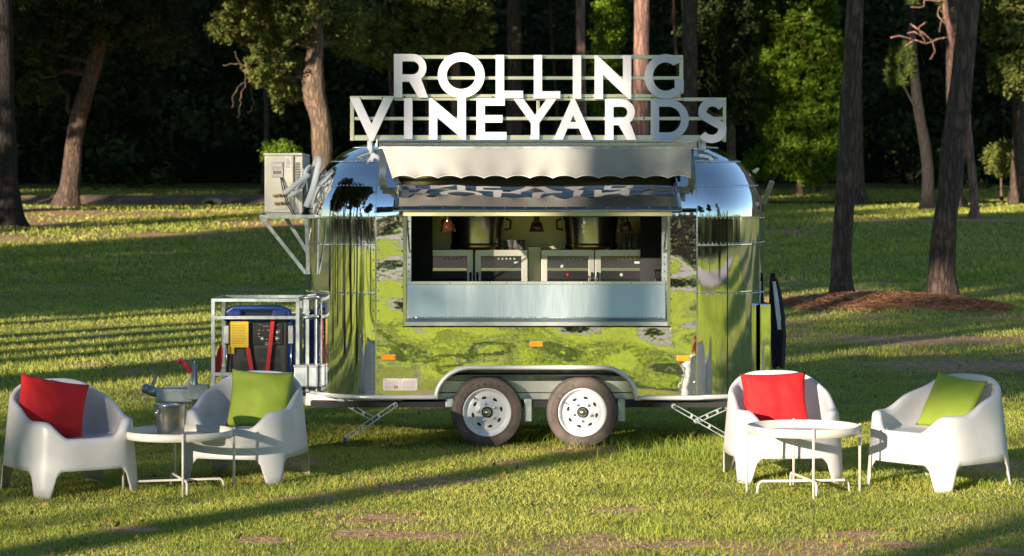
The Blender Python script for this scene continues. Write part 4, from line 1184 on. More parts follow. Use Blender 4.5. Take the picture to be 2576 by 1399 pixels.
# generator cage on the drawbar
cg = thing('generator_cage', None, None, tuple(at(640, 980, 20.5) - trailer.location)); cg.parent = trailer
y0, y1 = 20.45, 21.20
xa, xb = at(533, 0, y0).x, at(752, 0, y0).x
ztp, zmd, zlo, zbt = at(0, 755, y0).z, at(0, 799, y0).z, at(0, 941, y0).z, at(0, 982, y0).z
b = .022
def rail(p, q, w=.026): MB().bar(p, q, w, w, (0, 1, 0) if abs((Vector(q) - Vector(p)).y) < .1 else (0, 0, 1)).build('rail', 'galv', cg)
for y in (y0, y1):
    for x in (xa + b / 2, xb - b / 2): rail((x, y, zbt), (x, y, ztp - .013), .03)
    for z in (ztp, zmd, zlo): rail((xa - .004, y - .001, z), (xb + .004, y - .001, z))
rail((xa, y0, zbt), (xb, y0, zbt))
for x in (xa + .01, xb - .01):
    for z in (ztp - .001, zbt): rail((x, y0, z), (x, y1, z))
rail((xb + .07, y0 + .05, zbt + .1), (xb + .07, y0 + .05, ztp))
MB().box(xa, xb, y0 + .02, y1, zbt - .012, zbt - .002).build('cage_floor', 'dark', cg)

# air-conditioner shelf
py_ = 20.45
sh = thing('equipment_shelf', None, None, tuple(at(720, 545, py_) - trailer.location)); sh.parent = trailer
sa, sb, sz = at(653, 0, py_).x, at(770, 0, py_).x, at(0, 545, py_).z
def srail(p, q, w=.03): MB().bar(p, q, w, w, (0, 1, 0) if abs((Vector(q) - Vector(p)).y) < .1 else (0, 0, 1)).build('rail', 'galv', sh)
srail((sa, py_, sz), (sb + .10, py_, sz)); srail((sa, py_ + .85, sz), (sb + .1, py_ + .85, sz)); srail((sa + .012, py_, sz - .001), (sa + .012, py_ + .85, sz - .001))
srail((sb, py_ + .02, sz), at(775, 690, py_) + Vector((0, .02, 0))); srail((sa + .02, py_ + .01, sz - .01), at(770, 688, py_) + Vector((0, .01, 0)))
srail((sa + .18, py_ + .45, sz - .01), at(777, 640, py_ + .45)); srail((sb, py_ + .47, sz), at(777, 660, py_ + .47))
srail((sb + .08, py_, sz - .002), (sb + .14, py_ + .3, sz - .002))
MB().box(sa, sb + .08, py_ + .016, py_ + .84, sz + .002, sz + .010).build('shelf_plate', 'galv', sh)

# right end: side box, gutter, bracket
q = MB().box(at(1911, 0, 20.5).x, at(1938, 0, 20.5).x, 20.45, 20.95, at(0, 990, 20.5).z, at(0, 764, 20.5).z)
q.build('side_locker', 'end', trailer, bevel=.01)
MB().bar(at(1922, 512, 20.9), at(1942, 456, 20.8), .045, .02, (0, 1, 0)).bar(at(1926, 512, 20.85), at(1947, 458, 20.75), .008, .03, (0, 1, 0)).build('awning_arm', 'alu', trailer)
MB().bar(at(1893, 432, 21), at(1908, 424, 21), .03, .02).bar(at(1899, 436, 21), at(1909, 424, 21), .01, .015).build('antenna_bracket', 'alu', trailer)
MB().box(at(1890, 0, 20.62).x, at(1905, 0, 20.62).x, 20.48, 20.56, at(0, 518, 20.6).z, at(0, 508, 20.6).z).build('clearance_lamp', 'plate', trailer)

# ============================================================ SIGN
SY = 20.62
sg = thing('rooftop_sign', 'large white block letters reading rolling vineyards on rails above the trailer roof', 'sign', (XC, SY, 2.55))
def sx_(u): return at(u, 0, SY).x
def sz_(v): return at(0, v, SY).z
# letters as 2D outlines in photo-like units, y down; each spline a closed polygon
W_ = 20.3
def arcp(cx, cy, rx, ry, a0, a1, n=28):
    return [(cx + rx * math.cos(R(a0 + (a1 - a0) * k / n)), cy - ry * math.sin(R(a0 + (a1 - a0) * k / n))) for k in range(n + 1)]
def L_(x, y0, y1, w): return [[(x, y0), (x + W_, y0), (x + W_, y1 - 18), (x + w, y1 - 18), (x + w, y1), (x, y1)]]
def I_(x, y0, y1): return [[(x, y0), (x + W_, y0), (x + W_, y1), (x, y1)]]
def N_(x, x1, y0, y1):
    return [[(x, y0), (x + 6, y0), (x1 - W_, y1 - 48), (x1 - W_, y0), (x1, y0), (x1, y1), (x1 - 6, y1), (x + W_, y0 + 48), (x + W_, y1), (x, y1)]]
def O_(x0, x1, y0, y1, w=22): 
    cx, cy, rx, ry = (x0 + x1) / 2, (y0 + y1) / 2, (x1 - x0) / 2, (y1 - y0) / 2
    return [arcp(cx, cy, rx, ry, 0, 360, 56)[:-1], arcp(cx, cy, rx - w, ry - w, 0, 360, 56)[:-1]]
def R_(x, x1, y0, y1):
    h = y1 - y0; bh = h * .635; r = bh / 2; w = 18; bx = x1 - 4 - r
    outer = [(x, y0)] + arcp(bx, y0 + r, r, r, 90, -52, 22) + [(x1, y1), (x1 - 23, y1), (bx - 8, y0 + bh), (x + W_, y0 + bh), (x + W_, y1), (x, y1)]
    ri = r - w
    inner = [(x + W_, y0 + w)] + arcp(bx, y0 + r, ri, ri, 90, -90, 18) + [(x + W_, y0 + bh - w)]
    return [outer, inner]
def D_(x, x1, y0, y1):
    r = (y1 - y0) / 2; w = 18; bx = x1 - r
    return [[(x, y0)] + arcp(bx, y0 + r, r, r, 90, -90, 30) + [(x, y1)], [(x + W_, y0 + w)] + arcp(bx, y0 + r, r - w - 1, r - w, 90, -90, 26) + [(x + W_, y1 - w)]]
def G_(x0, x1, y0, y1):
    cx, cy = (x0 + x1) / 2 + 4, (y0 + y1) / 2; rx, ry = cx - x0, (y1 - y0) / 2; w = 21
    o = arcp(cx, cy, rx, ry, 50, 322, 44)
    i = arcp(cx, cy, rx - w, ry - w + 1, 46, 318, 40)
    xr = x1
    o2 = arcp(cx, cy, rx, ry, 42, 318, 44)
    end = arcp(cx, cy, rx, ry, 42, 322, 44)
    i = arcp(cx, cy, rx - w, ry - w + 1, 308, 52, 40)
    return [end[:-1] + [(xr, cy + ry * .70), (xr, cy + 8), (xr - 22, cy + 8), (xr - 22, cy + ry * .58)] + i]
def E_(x, x1, y0, y1):
    m = (y0 + y1) / 2
    return [[(x, y0), (x1 - 4, y0), (x1 - 4, y0 + 18), (x + W_, y0 + 18), (x + W_, m - 9), (x1 - 10, m - 9), (x1 - 10, m + 9), (x + W_, m + 9), (x + W_, y1 - 18), (x1, y1 - 18), (x1, y1), (x, y1)]]
def V_(x0, x1, y0, y1):
    c = (x0 + x1) / 2
    return [[(x0, y0), (x0 + 24, y0), (c, y1 - 42), (x1 - 24, y0), (x1, y0), (c + 4, y1), (c - 4, y1)]]
def A_(x0, x1, y0, y1):
    c = (x0 + x1) / 2
    def xi(y, s): # inner stroke line
        return c + s * ((y - (y0 + 40)) / (y1 - y0 - 40)) * ((x1 - x0) / 2 - 23)
    b0, b1 = y1 - 44, y1 - 28
    return [[(c - 4, y0), (c + 4, y0), (x1, y1), (x1 - 23, y1), (xi(b1, 1), b1), (xi(b1, -1), b1), (x0 + 23, y1), (x0, y1)], [(c, y0 + 40), (xi(b0, 1), b0), (xi(b0, -1), b0)]]
def Y_(x0, x1, y0, y1):
    c = (x0 + x1) / 2; m = y0 + (y1 - y0) * .60
    return [[(x0, y0), (x0 + 24, y0), (c, m - 20), (x1 - 24, y0), (x1, y0), (c + W_ / 2, m), (c + W_ / 2, y1), (c - W_ / 2, y1), (c - W_ / 2, m)]]
def S_(x0, x1, y0, y1):
    # centreline of an S, then offset
    w = 20; H = y1 - y0; Wd = x1 - x0
    cx = (x0 + x1) / 2
    r1x, r1y = Wd / 2 - w / 2 - 3, (H / 2 - w / 2) / 2
    c1y = y0 + w / 2 + r1y; c2y = y1 - w / 2 - r1y
    r2x = Wd / 2 - w / 2
    pts = arcp(cx + 2, c1y, r1x + 2, r1y, 28, 205, 18) + [(cx - r1x * .55, c1y + r1y * .80), (cx, (c1y + c2y) / 2), (cx + r1x * .62, c2y - r1y * .82)] + arcp(cx - 1, c2y, r2x, r1y, 25, -150, 18)
    v = catmull([(p[0], p[1]) for p in pts[::2]], 4)
    lo, hi = [], []
    for i, p in enumerate(v):
        t = (v[min(i + 1, len(v) - 1)] - v[max(i - 1, 0)]).normalized(); nn = Vector((-t.y, t.x))
        lo.append(tuple(p + nn * w / 2)); hi.append(tuple(p - nn * w / 2))
    return [lo + hi[::-1]]
letters = [R_(992, 1077, 137, 246), O_(1102, 1219, 133.5, 247), L_(1247.5, 139.5, 247.5, 68), L_(1343, 139.5, 248.5, 66), I_(1441, 140, 249), N_(1495.6, 1587, 140, 249.5), G_(1620.5, 1718.5, 137.5, 249.5),
           V_(880.9, 990, 246.7, 355), I_(1017.5, 247.5, 350), N_(1080, 1172, 247.5, 351), E_(1199.3, 1273.6, 248, 351), Y_(1292.6, 1399, 250, 351), A_(1392.3, 1491, 250, 351.5),
           R_(1522, 1600, 251, 352), D_(1636.5, 1731.5, 250.5, 352), S_(1753, 1826.7, 248, 360)]
for spl in letters:
    cu = bpy.data.curves.new('letter', 'CURVE'); cu.dimensions = '2D'; cu.fill_mode = 'BOTH'; cu.extrude = .022; cu.bevel_depth = .0015
    for pts in spl:
        s = cu.splines.new('POLY'); s.points.add(len(pts) - 1); s.use_cyclic_u = True
        for k, (u, v) in enumerate(pts): s.points[k].co = (sx_(u), sz_(v), 0, 1)
    ob = bpy.data.objects.new('t', cu); C.objects.link(ob)
    me = bpy.data.meshes.new_from_object(ob.evaluated_get(bpy.context.evaluated_depsgraph_get()))
    bpy.data.objects.remove(ob)
    # stand it up: x,y,z -> x, SY - z, y
    me.transform(Matrix(((1, 0, 0, -sg.location.x), (0, 0, -1, -.03), (0, 1, 0, -sg.location.z), (0, 0, 0, 1))))
    me.materials.clear(); me.materials.append(M['letter']); me.materials.append(M['lside'])
    for p in me.polygons:
        p.use_smooth = False
        if abs(p.normal.y) < .8: p.material_index = 1
    if me.polygons and sum(p.normal.y * p.area for p in me.polygons if abs(p.normal.y) > .8 and p.center.y < -.04) > 0: me.flip_normals()
    link('letter', me, None, sg)
M['rail'] = mat('sign_rail_aluminium', (.66, .66, .50), .32, .95, bump=.2, bscale=5, bdist=.01)
def srl(u0, u1, v0, v1, dy=0, m='rail'):
    MB().box(sx_(u0), sx_(u1), SY + .0 + dy, SY + .03 + dy, sz_(v1), sz_(v0)).build('rail', m, sg, bevel=.002)
srl(992, 1718.5, 138.5, 148); srl(1000, 1710, 192, 200.5); srl(1000, 1712, 237, 245.4, 0)
srl(1709, 1719, 148.3, 236.7); srl(992, 1000, 148.3, 236.7)
srl(881, 991.5, 241.5, 250.5, .001); srl(1719.5, 1827, 245.5, 254.5, .001); srl(991.8, 1719, 246, 253, .001)
srl(892, 1818, 294, 302.5); srl(892, 1818, 340, 353.5)
srl(881, 890.5, 250.8, 354); srl(1818.5, 1827, 254.8, 357); srl(1350, 1358, 253.3, 339.7, .002)
for u in (930, 1140, 1350, 1560, 1770): MB().box(sx_(u) - .02, sx_(u) + .02, SY + .001, SY + .20, 2.50, sz_(354)).build('foot', 'galv', sg)
b0 = MB()
for u, v in [(1018, 244), (1060, 244), (1240, 244), (1430, 245), (1640, 246), (1690, 244), (905, 246), (962, 246), (1100, 297), (1270, 297), (1440, 298), (1620, 298)]:
    b0.sphere(Vector((sx_(u), SY - .003, sz_(v))), .008, 6, 4)
tag(b0.build('bolts', 'dark', sg), kind='stuff')

# ============================================================ INSIDE THE HATCH
def cooler(px0, px1, k, label):
    d = 21.06; x0, x1 = at(px0, 0, d).x, at(px1, 0, d).x; zt = at(0, 628.5, d).z; zb = 1.242
    t = thing('wine_cooler', label, 'wine cooler', ((x0 + x1) / 2, d + .2, zb), 0, 'wine coolers on the counter')
    MB().box(x0 + .004, x1 - .004, d + .012, d + .36, zb, zt).build('cabinet', 'black', t)
    fw = .052
    f = MB().box(x0, x1, d - .008, d + .012, zt - .056, zt).box(x0, x0 + fw, d - .008, d + .012, zb + .03, zt - .056).box(x1 - fw, x1, d - .008, d + .012, zb + .03, zt - .056)
    f.build('door_frame', 'steel', t, bevel=.002)
    g = MB().box(x0 + fw, x1 - fw, d, d + .010, zb + .03, zt - .056).build('door_glass', 'glassd', t)
    zz = zt - .056
    s = MB().box(x0 + fw + .002, x1 - fw - .002, d - .003, d - .0005, zz - .130, zz - .105).box(x0 + fw + .002, x1 - fw - .002, d - .003, d - .0005, zb + .036, zb + .052)
    s.build('shelf_trim', 'chrome', g)
    MB().box(x0 + fw + .002, x1 - fw - .002, d - .0025, d - .0005, zz - .20, zz - .132).build('control_strip', 'black', g)
    c_ = MB(); rr3 = random.Random(k)
    for q in range(5): c_.box(x0 + .20 + q * .035, x0 + .214 + q * .035, d - .003, d - .001, zz - .03, zz - .016)
    c_.build('icons', 'wprint', g)
    xm = (x0 + x1) / 2
    if k in (0, 2): MB().lathe([(.001, .004), (.014, .004), (.014, 0)], 12, (xm, d - .003, zz - .165), Matrix.Rotation(R(90), 4, 'X')).build('indicator', 'redhandle', g)
    if k in (2, 3): MB().lathe([(.001, .004), (.015, .004), (.015, 0)], 12, (xm - (.05 if k == 2 else -.0), d - .003, zz - (.09 if k == 2 else .165)), Matrix.Rotation(R(90), 4, 'X')).build('display_dial', 'wprint', g)
    if k in (1, 3): MB().box(x1 - .12, x1 - .075, d - .003, d - .001, zz - .065, zz - .048).build('badge', 'wprint', g)
    hx = x1 - .022 if k in (0, 2) else x0 + .022
    MB().tube([(hx, d - .035, zb + .06), (hx, d - .035, zb + .20)], .010, 8).box(hx - .006, hx + .006, d - .03, d - .008, zb + .07, zb + .08).box(hx - .006, hx + .006, d - .03, d - .008, zb + .18, zb + .19).build('handle', 'black', t)
    return zt
ZT = cooler(1060, 1190, 0, 'steel-framed wine cooler at the far left of the counter')
cooler(1195, 1327, 1, 'steel-framed wine cooler just left of the centre post')
cooler(1362, 1495, 2, 'steel-framed wine cooler just right of the centre post')
cooler(1497, 1630, 3, 'steel-framed wine cooler at the right end of the counter')
def tub(px, label, gold):
    d = 21.22; x = at(px, 0, d).x; k = d / F
    t = thing('beverage_tub', label, 'tub', (x, d, ZT), 0, 'large steel beverage tubs')
    h = .335; r1 = 64 * k; r2 = 76 * k
    pr = [(.001, 0), (r1, 0), (r1, .06)] + [(r1 + (r2 - r1) * (q ** 2.2), .06 + (h - .06) * q) for q in np.linspace(.1, 1, 10)]
    m = 'tubm'
    MB().lathe(pr + [(r2 - .01, h), (r1 - .01, .1)], 40, (x, d, ZT + .001)).build('bowl', m, t)
    MB().lathe([(r2 - .004, h - .045), (r2 + .006, h - .045), (r2 + .010, h), (r2 - .002, h + .004)], 40, (x, d, ZT)).build('rim_band', 'steel', t)
    MB().lathe([(r1 + .002, .008), (r1 + .006, .012), (r1 + .006, .055), (r1 + .002, .058)], 40, (x, d, ZT)).build('base_ring', 'brass', t)
    for s in (-1, 1):
        a = [(x + s * (r2 - .01), d - .04, ZT + h - .06), (x + s * (r2 + .035), d - .05, ZT + h - .08), (x + s * (r2 + .03), d - .05, ZT + h - .15), (x + s * (r2 - .02), d - .04, ZT + h - .16)]
        MB().tube(catmull(a, 5) if False else a, .010, 8).build('handle', 'black', t)
tub(1199, 'large flared steel beverage tub on the left pair of wine coolers', 1)
tub(1486, 'large flared steel beverage tub on the right pair of wine coolers', 1)
for i, (px, lab) in enumerate(((1127, 'amber glass pendant lamp hanging leftmost in the serving window'), (1350, 'amber glass pendant lamp hanging in the middle of the serving window'), (1573, 'amber glass pendant lamp hanging rightmost in the serving window'))):
    d = 20.42; x = at(px, 0, d).x; zb = at(0, 583, d).z; ztp = at(0, 557, d).z
    t = thing('pendant_lamp', lab, 'pendant lamp', (x, d, 2.2), 0, 'pendant lamps in the serving window')
    MB().tube([(x, d, 2.42), (x, d, ztp + .08)], .004, 6).build('cord', 'black', t)
    MB().lathe([(.001, .085), (.012, .08), (.016, .07), (.016, .055), (.022, .05), (.022, .02), (.028, .012), (.028, 0)], 20, (x, d, ztp)).build('lamp_holder', 'brass', t)
    hh = ztp - zb
    MB().lathe([(.030, hh), (.042, hh - .006), (.050, hh * .6), (.066, .0), (.063, .0), (.047, hh * .6), (.039, hh - .012), (.028, hh - .006)], 24, (x, d, zb)).build('lamp_shade', 'amberglass', t)
    MB().sphere((x, d, zb + .055), .022, 10, 8, (1, 1, 1.4)).build('bulb', 'bulb', t)
def glass(x, d, z, r, h, tall, label):
    t = MB().lathe([(.001, 0), (r * .85, 0), (r, .01), (r, h), (r - .003, h), (r - .004, .014), (.001, .012)], 20, (x, d, z)).build('drinking_glass', 'clear')
    tag(t, label, 'glass', 'short tumblers beside the left tub' if not tall else 'tall glasses beside the right tub')
k = 0
for px, lab in ((1265, 'short glass tumbler nearest the left steel tub'), (1283, 'short glass tumbler second from the left steel tub'), (1299, 'short glass tumbler third from the left steel tub'), (1313, 'short glass tumbler nearest the centre post on the left coolers')):
    glass(at(px, 0, 21.14).x, 21.14 + .0 * k, ZT + .001, .028, .085, False, lab)
for px, lab in ((1570, 'tall highball glass nearest the right steel tub'), (1585, 'tall highball glass in the middle beside the right tub'), (1600, 'tall highball glass third from the right steel tub'), (1613, 'tall highball glass at the right end of the coolers')):
    glass(at(px, 0, 21.12).x, 21.12, ZT + .001, .024, .145, True, lab)
# clear holders on the counter ledge
for px, w, h, lab in ((1492, .052, .065, 'clear acrylic holder of straws standing on the counter'), ):
    d = 20.58; x = at(px, 0, d).x
    t = thing('straw_holder', lab, 'holder', (x, d, 1.318))
    MB().box(x - .095, x + .095, d - .02, d + .02, 1.319, 1.375).build('tray_box', mat('smoked_acrylic', (.12, .12, .12), .1, trans=.4), t, bevel=.004)
    q = MB()
    for s in range(9): q.tube([(x - .035 + s * .008, d, 1.376), (x - .037 + s * .0085, d, 1.425)], .003, 5)
    tag(q.build('straws', 'black', t), kind='stuff')
d = 20.7; x = at(1659, 0, d).x
t = thing('black_cup_rack', 'small black rack in the right corner of the serving window', 'rack', (x, d, 1.24))
q = MB()
for s in range(5): q.box(x - .04 + s * .018, x - .034 + s * .018, d - .02, d + .02, 1.241, 1.46)
q.box(x - .045, x + .045, d - .022, d + .022, 1.461, 1.475).build('rack_body', 'black', t)
MB().lathe([(.001, 0), (.03, 0), (.033, .1), (.03, .1), (.028, .01)], 16, (x - .01, d - .05, 1.30)).build('cup', 'steel', t)

# ============================================================ AIR CONDITIONER
ya = 20.62
ax0, ax1 = at(665, 0, ya).x, at(760, 0, ya).x
az0, az1 = sz + .012, at(0, 385, ya).z
ac = thing('air_conditioner', 'cream outdoor air-conditioner unit on the shelf at the trailer nose', 'air conditioner', ((ax0 + ax1) / 2, ya + .4, az0))
MB().box(ax0, ax1 - .075, ya, ya + .78, az0 + .02, az1 - .02).build('casing', 'ac', ac, bevel=.012)
MB().box(ax1 - .076, ax1, ya + .03, ya + .78, az0 + .02, az1 - .02).build('rear_casing', 'ac', ac, bevel=.006)
MB().box(ax0 - .006, ax1 + .002, ya - .008, ya + .79, az1 - .021, az1).build('top_cover', 'ac', ac, bevel=.006)
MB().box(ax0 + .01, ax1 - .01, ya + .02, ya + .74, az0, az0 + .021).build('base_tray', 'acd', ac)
g = MB()
for k in range(12): g.box(ax1 - .060 + (k % 2) * .0, ax1 - .02, ya + .022, ya + .031, az1 - .09 - k * .014, az1 - .083 - k * .014)
tag(g.build('coil_grille', 'dark', ac), kind='stuff')
def acp(px0, px1, py0, py1, dy, m, nm, bev=.004):
    d = ya
    return MB().box(at(px0, 0, d).x, at(px1, 0, d).x, ya - dy, ya - .0005, at(0, py1, d).z, at(0, py0, d).z).build(nm, m, ac, bevel=bev)
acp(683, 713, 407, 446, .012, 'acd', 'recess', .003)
acp(686, 711, 413, 420, .02, 'ac', 'handle_hood'); v_ = acp(686, 711, 429, 440, .016, 'ac', 'vent_plate', .002)
q = MB()
for k in range(7): q.box(at(688 + k * 3, 0, ya).x, at(689.8 + k * 3, 0, ya).x, ya - .018, ya - .0165, at(0, 438, ya).z, at(0, 430, ya).z)
q.build('vent_slots', 'dark', v_)
la = acp(717, 733, 395, 427, .002, 'plate', 'rating_label', 0)
q = MB()
for k in range(8): q.box(at(719, 0, ya).x, at(719 + rr.uniform(8, 12), 0, ya).x, ya - .003, ya - .0022, at(0, 400.5 + k * 3, ya).z, at(0, 399.5 + k * 3, ya).z)
tag(q.build('print', 'ink', la), kind='stuff')
acp(682, 732, 456, 534, .003, 'ac', 'access_panel', .002); acp(690, 722, 474, 528, .010, 'ac', 'valve_cover', .008)
for px, py in ((702, 491), (706, 511)):
    p = at(px, py, ya); 
    MB().tube([p, p + Vector((.02, -.05, .0)), p + Vector((.07, -.06, .02))], .010, 8).lathe([(.001, .02), (.014, .02), (.014, -.02), (.001, -.02)], 6, p + Vector((0, -.03, 0)), Matrix.Rotation(R(90), 4, 'X'), False).lathe([(.001, .015), (.012, .015), (.012, -.015), (.001, -.015)], 6, p + Vector((-.035, -.03, -.005)), Matrix.Rotation(R(90), 4, 'Y'), False).build('brass_valve', 'brass', ac)
def hose(pts, d, r, m, nm):
    P = catmull([tuple(at(x, y, d + dd)) for x, y, dd in pts], 6); MB().tube(P, r, 12).build(nm, m, ac)
hose([(716, 487, -.1), (735, 472, -.12), (760, 452, -.05), (775, 440, 0)], ya, .024, 'foam', 'insulated_pipe')
hose([(726, 495, -.1), (745, 484, -.1), (762, 462, 0), (770, 430, .05), (780, 418, .1)], ya, .018, 'foam', 'insulated_pipe')
hose([(752, 530, .05), (748, 490, .05), (752, 440, .05), (762, 430, .05), (770, 460, .1), (766, 520, .1)], ya, .022, 'foam', 'insulated_pipe')
hose([(770, 520, .02), (785, 480, .0), (798, 430, 0), (804, 402, .05), (796, 405, .15), (782, 440, .2), (772, 500, .2)], ya, .026, 'foam', 'insulated_pipe')
hose([(760, 525, .15), (758, 470, .15), (775, 425, .15), (790, 425, .2), (800, 470, .3)], ya, .02, 'foam', 'insulated_pipe')
for o in (0, 5): hose([(706 + o, 447, -.01), (712 + o, 480, -.05), (722 + o, 512, -.05), (738 + o, 541, -.03)], ya, .005, 'black', 'power_cable')

# ============================================================ GENERATOR
gy0 = y0 + .14
gx0, gx1 = at(565, 0, gy0).x, at(735, 0, gy0).x
gz0, gz1 = zbt + .03, at(0, 775, gy0).z
ge = thing('generator', 'black and blue portable generator strapped inside the nose cage', 'generator', ((gx0 + gx1) / 2, gy0 + .25, gz0))
MB().box(gx0 + .01, gx1 - .03, gy0, gy0 + .45, gz0, gz1 - .09).build('body', 'genbody', ge, bevel=.03)
MB().box(gx0 + .03, gx1 - .05, gy0 + .02, gy0 + .45, gz1 - .10, gz1 - .03).build('top_cover', 'black', ge, bevel=.03)
MB().tube([(gx0 + .02, gy0 + .0, gz1 - .11), (gx0 + .03, gy0 + .0, gz1 - .03), (gx0 + .08, gy0, gz1), (gx1 - .10, gy0, gz1), (gx1 - .03, gy0, gz1 - .03), (gx1 - .012, gy0, gz1 - .12), (gx1 - .012, gy0, gz0 + .02)], .026, 10).build('frame_tube', 'genblue', ge)
MB().box(gx0 + .03, gx0 + .15, gy0 - .03, gy0 + .02, gz1 - .085, gz1 - .01).build('corner_cap', 'genblue', ge, bevel=.02)
MB().box(gx1 - .17, gx1 - .04, gy0 - .03, gy0 + .02, gz1 - .085, gz1 - .01).build('corner_cap', 'genblue', ge, bevel=.02)
MB().box(gx1 - .04, gx1 + .03, gy0 + .03, gy0 + .35, gz0 + .02, gz1 - .1).build('side_cover', 'genblue', ge, bevel=.02)
def gp(px0, px1, py0, py1, dy, m, nm, par=None, bev=.004, d0=0):
    return MB().box(at(px0, 0, gy0).x, at(px1, 0, gy0).x, gy0 - dy, gy0 - d0 - .0005, at(0, py1, gy0).z, at(0, py0, gy0).z).build(nm, m, par or ge, bevel=bev)
cpn = gp(636, 712, 812, 868, .015, 'black', 'control_panel')
for px, py, r_ in ((699, 836, .022), (698, 852, .022), (661, 852, .018), (652, 840, .009), (672, 853, .006)):
    MB().lathe([(.001, .014), (r_ * .6, .014), (r_ * .7, .004), (r_, .004), (r_, 0)], 16, at(px, py, gy0) + Vector((0, -.016, 0)), Matrix.Rotation(R(90), 4, 'X')).build('knob', 'alu' if r_ > .02 else 'steel', cpn)
q = MB(); rr4 = random.Random(2)
for k in range(26):
    u = rr4.uniform(640, 700); v = rr4.choice([816, 820, 825, 830, 846, 862])
    q.box(at(u, 0, gy0).x, at(u + rr4.uniform(2, 7), 0, gy0).x, gy0 - .0165, gy0 - .0155, at(0, v + .9, gy0).z, at(0, v, gy0).z)
tag(q.build('print', 'wprint', cpn), kind='stuff')
vs, fs = text_mb('i2800', .035, .0008)
mm_ = Matrix.Translation(at(678, 865, gy0) + Vector((0, -.0165, 0))) @ Matrix.Rotation(R(90), 4, 'X')
MB().add([mm_ @ v for v in vs], fs).build('lettering', 'wprint', cpn)
q = MB()
for py in (878, 884, 890, 896): 
    for a_, b_ in ((612, 640), (646, 672), (678, 704)): q.box(at(a_, 0, gy0).x, at(b_, 0, gy0).x, gy0 - .004, gy0 - .0005, at(0, py + 3, gy0).z, at(0, py, gy0).z)
for py in (912, 918, 924, 930): q.box(at(604, 0, gy0).x, at(706, 0, gy0).x, gy0 - .004, gy0 - .0005, at(0, py + 3, gy0).z, at(0, py, gy0).z)
tag(q.build('vent_slots', 'dark', ge), kind='stuff')
tg_ = gp(582, 627, 808, 873, .064, 'yellow', 'warning_tag', None, 0, .060)
q = MB()
for k in range(12): q.box(at(585, 0, gy0).x, at(585 + rr4.uniform(30, 38), 0, gy0).x, gy0 - .0655, gy0 - .0645, at(0, 818.9 + k * 4, gy0).z, at(0, 818 + k * 4, gy0).z)
tag(q.build('print', 'ink', tg_), kind='stuff')
gp(575, 590, 868, 890, .020, 'yellow', 'small_tag', None, 0, .017)
for lab, path_ in (('red ratchet strap on the generator under the yellow tag', [(600, 770, .1), (612, 806, -.005), (634, 938, -.02), (640, 945, -.02)]), ('red ratchet strap crossing the generator control panel', [(694, 768, .1), (686, 806, -.02), (672, 938, -.02), (670, 945, -.02)])):
    P = []
    for x, y, dd in path_:
        p = at(x, y, gy0 - .03 + dd); P.append([p + Vector((-.017, 0, 0)), p + Vector((.017, 0, 0))])
    t = MB().grid(P, False).build('ratchet_strap', 'redstrap', None, solid=.003)
    tag(t, lab, 'strap', 'red straps holding the generator')
P = [[at(x, y, y0 + .06) + Vector((-w / 2, 0, 0)), at(x, y, y0 + .06) + Vector((w / 2, 0, 0))] for x, y, w in ((556, 868, .02), (554, 885, .05), (550, 915, .06), (545, 948, .03))]
tag(MB().grid(P, False).build('ratchet_strap', 'redstrap', None, solid=.006), 'loose red strap end bunched at the left post of the nose cage', 'strap', 'red straps holding the generator')
for px, lab in ((570, 'left'), (732, 'right')):
    t = thing('strap_ratchet', 'steel ratchet buckle and hook on the %s side of the generator' % lab, 'ratchet', tuple(at(px, 900, y0 + .08)))
    MB().tube([at(px, 860, y0 + .08), at(px, 945, y0 + .08)], .007, 8).build('rod', 'chrome', t)
    MB().box(at(px - 6, 0, y0 + .08).x, at(px + 6, 0, y0 + .08).x, y0 + .055, y0 + .075, at(0, 866, y0).z, at(0, 820, y0).z).build('buckle', 'alu', t, bevel=.004)

# ============================================================ GARMENT hanging on the right end
d = 20.9
LE = [(686, 1939, 1944), (700, 1936, 1954), (730, 1935, 1963), (765, 1935, 1971), (800, 1937, 1978), (840, 1938, 1979), (880, 1940, 1975), (922, 1941, 1973)]
def jk(v, u):
    py = 686 + (922 - 686) * v
    l = np.interp(py, [q[0] for q in LE], [q[1] for q in LE]); r2 = np.interp(py, [q[0] for q in LE], [q[2] for q in LE])
    w = (r2 - l) * (1 + .05 * math.sin(v * 9))
    p = at(l + w * u, py + 5 * math.sin(u * 9) * (v > .97), d)
    p.y += -.10 * math.sin(math.pi * min(1, max(0, u))) ** .6 + .022 * math.sin(u * 13 + v * 3) * v + .012 * noise.noise(Vector((u * 3, v * 8, 1)))
    return p
j = thing('jacket', 'black jacket with a white stripe hanging at the rear corner of the trailer', 'jacket', tuple(at(1950, 800, d)))
mb = MB()
mb.grid([[jk(v, u) for u in np.linspace(0, 1, 25)] for v in np.linspace(0, 1, 40)], True)
mb.build('jacket_body', 'jacket', j, solid=.02)
def st(v):
    return .38 + .22 * v, .17 - .03 * v
P = []
for v in np.linspace(.09, .60, 24):
    c, w = st(v); P.append([jk(v, c + w * (q / 6 - .5) * 2 * (1.0 if v < .5 else .8)) + Vector((0, -.006, 0)) for q in range(7)])
MB().grid(P, True).build('sleeve_stripe', 'jwhite', j)

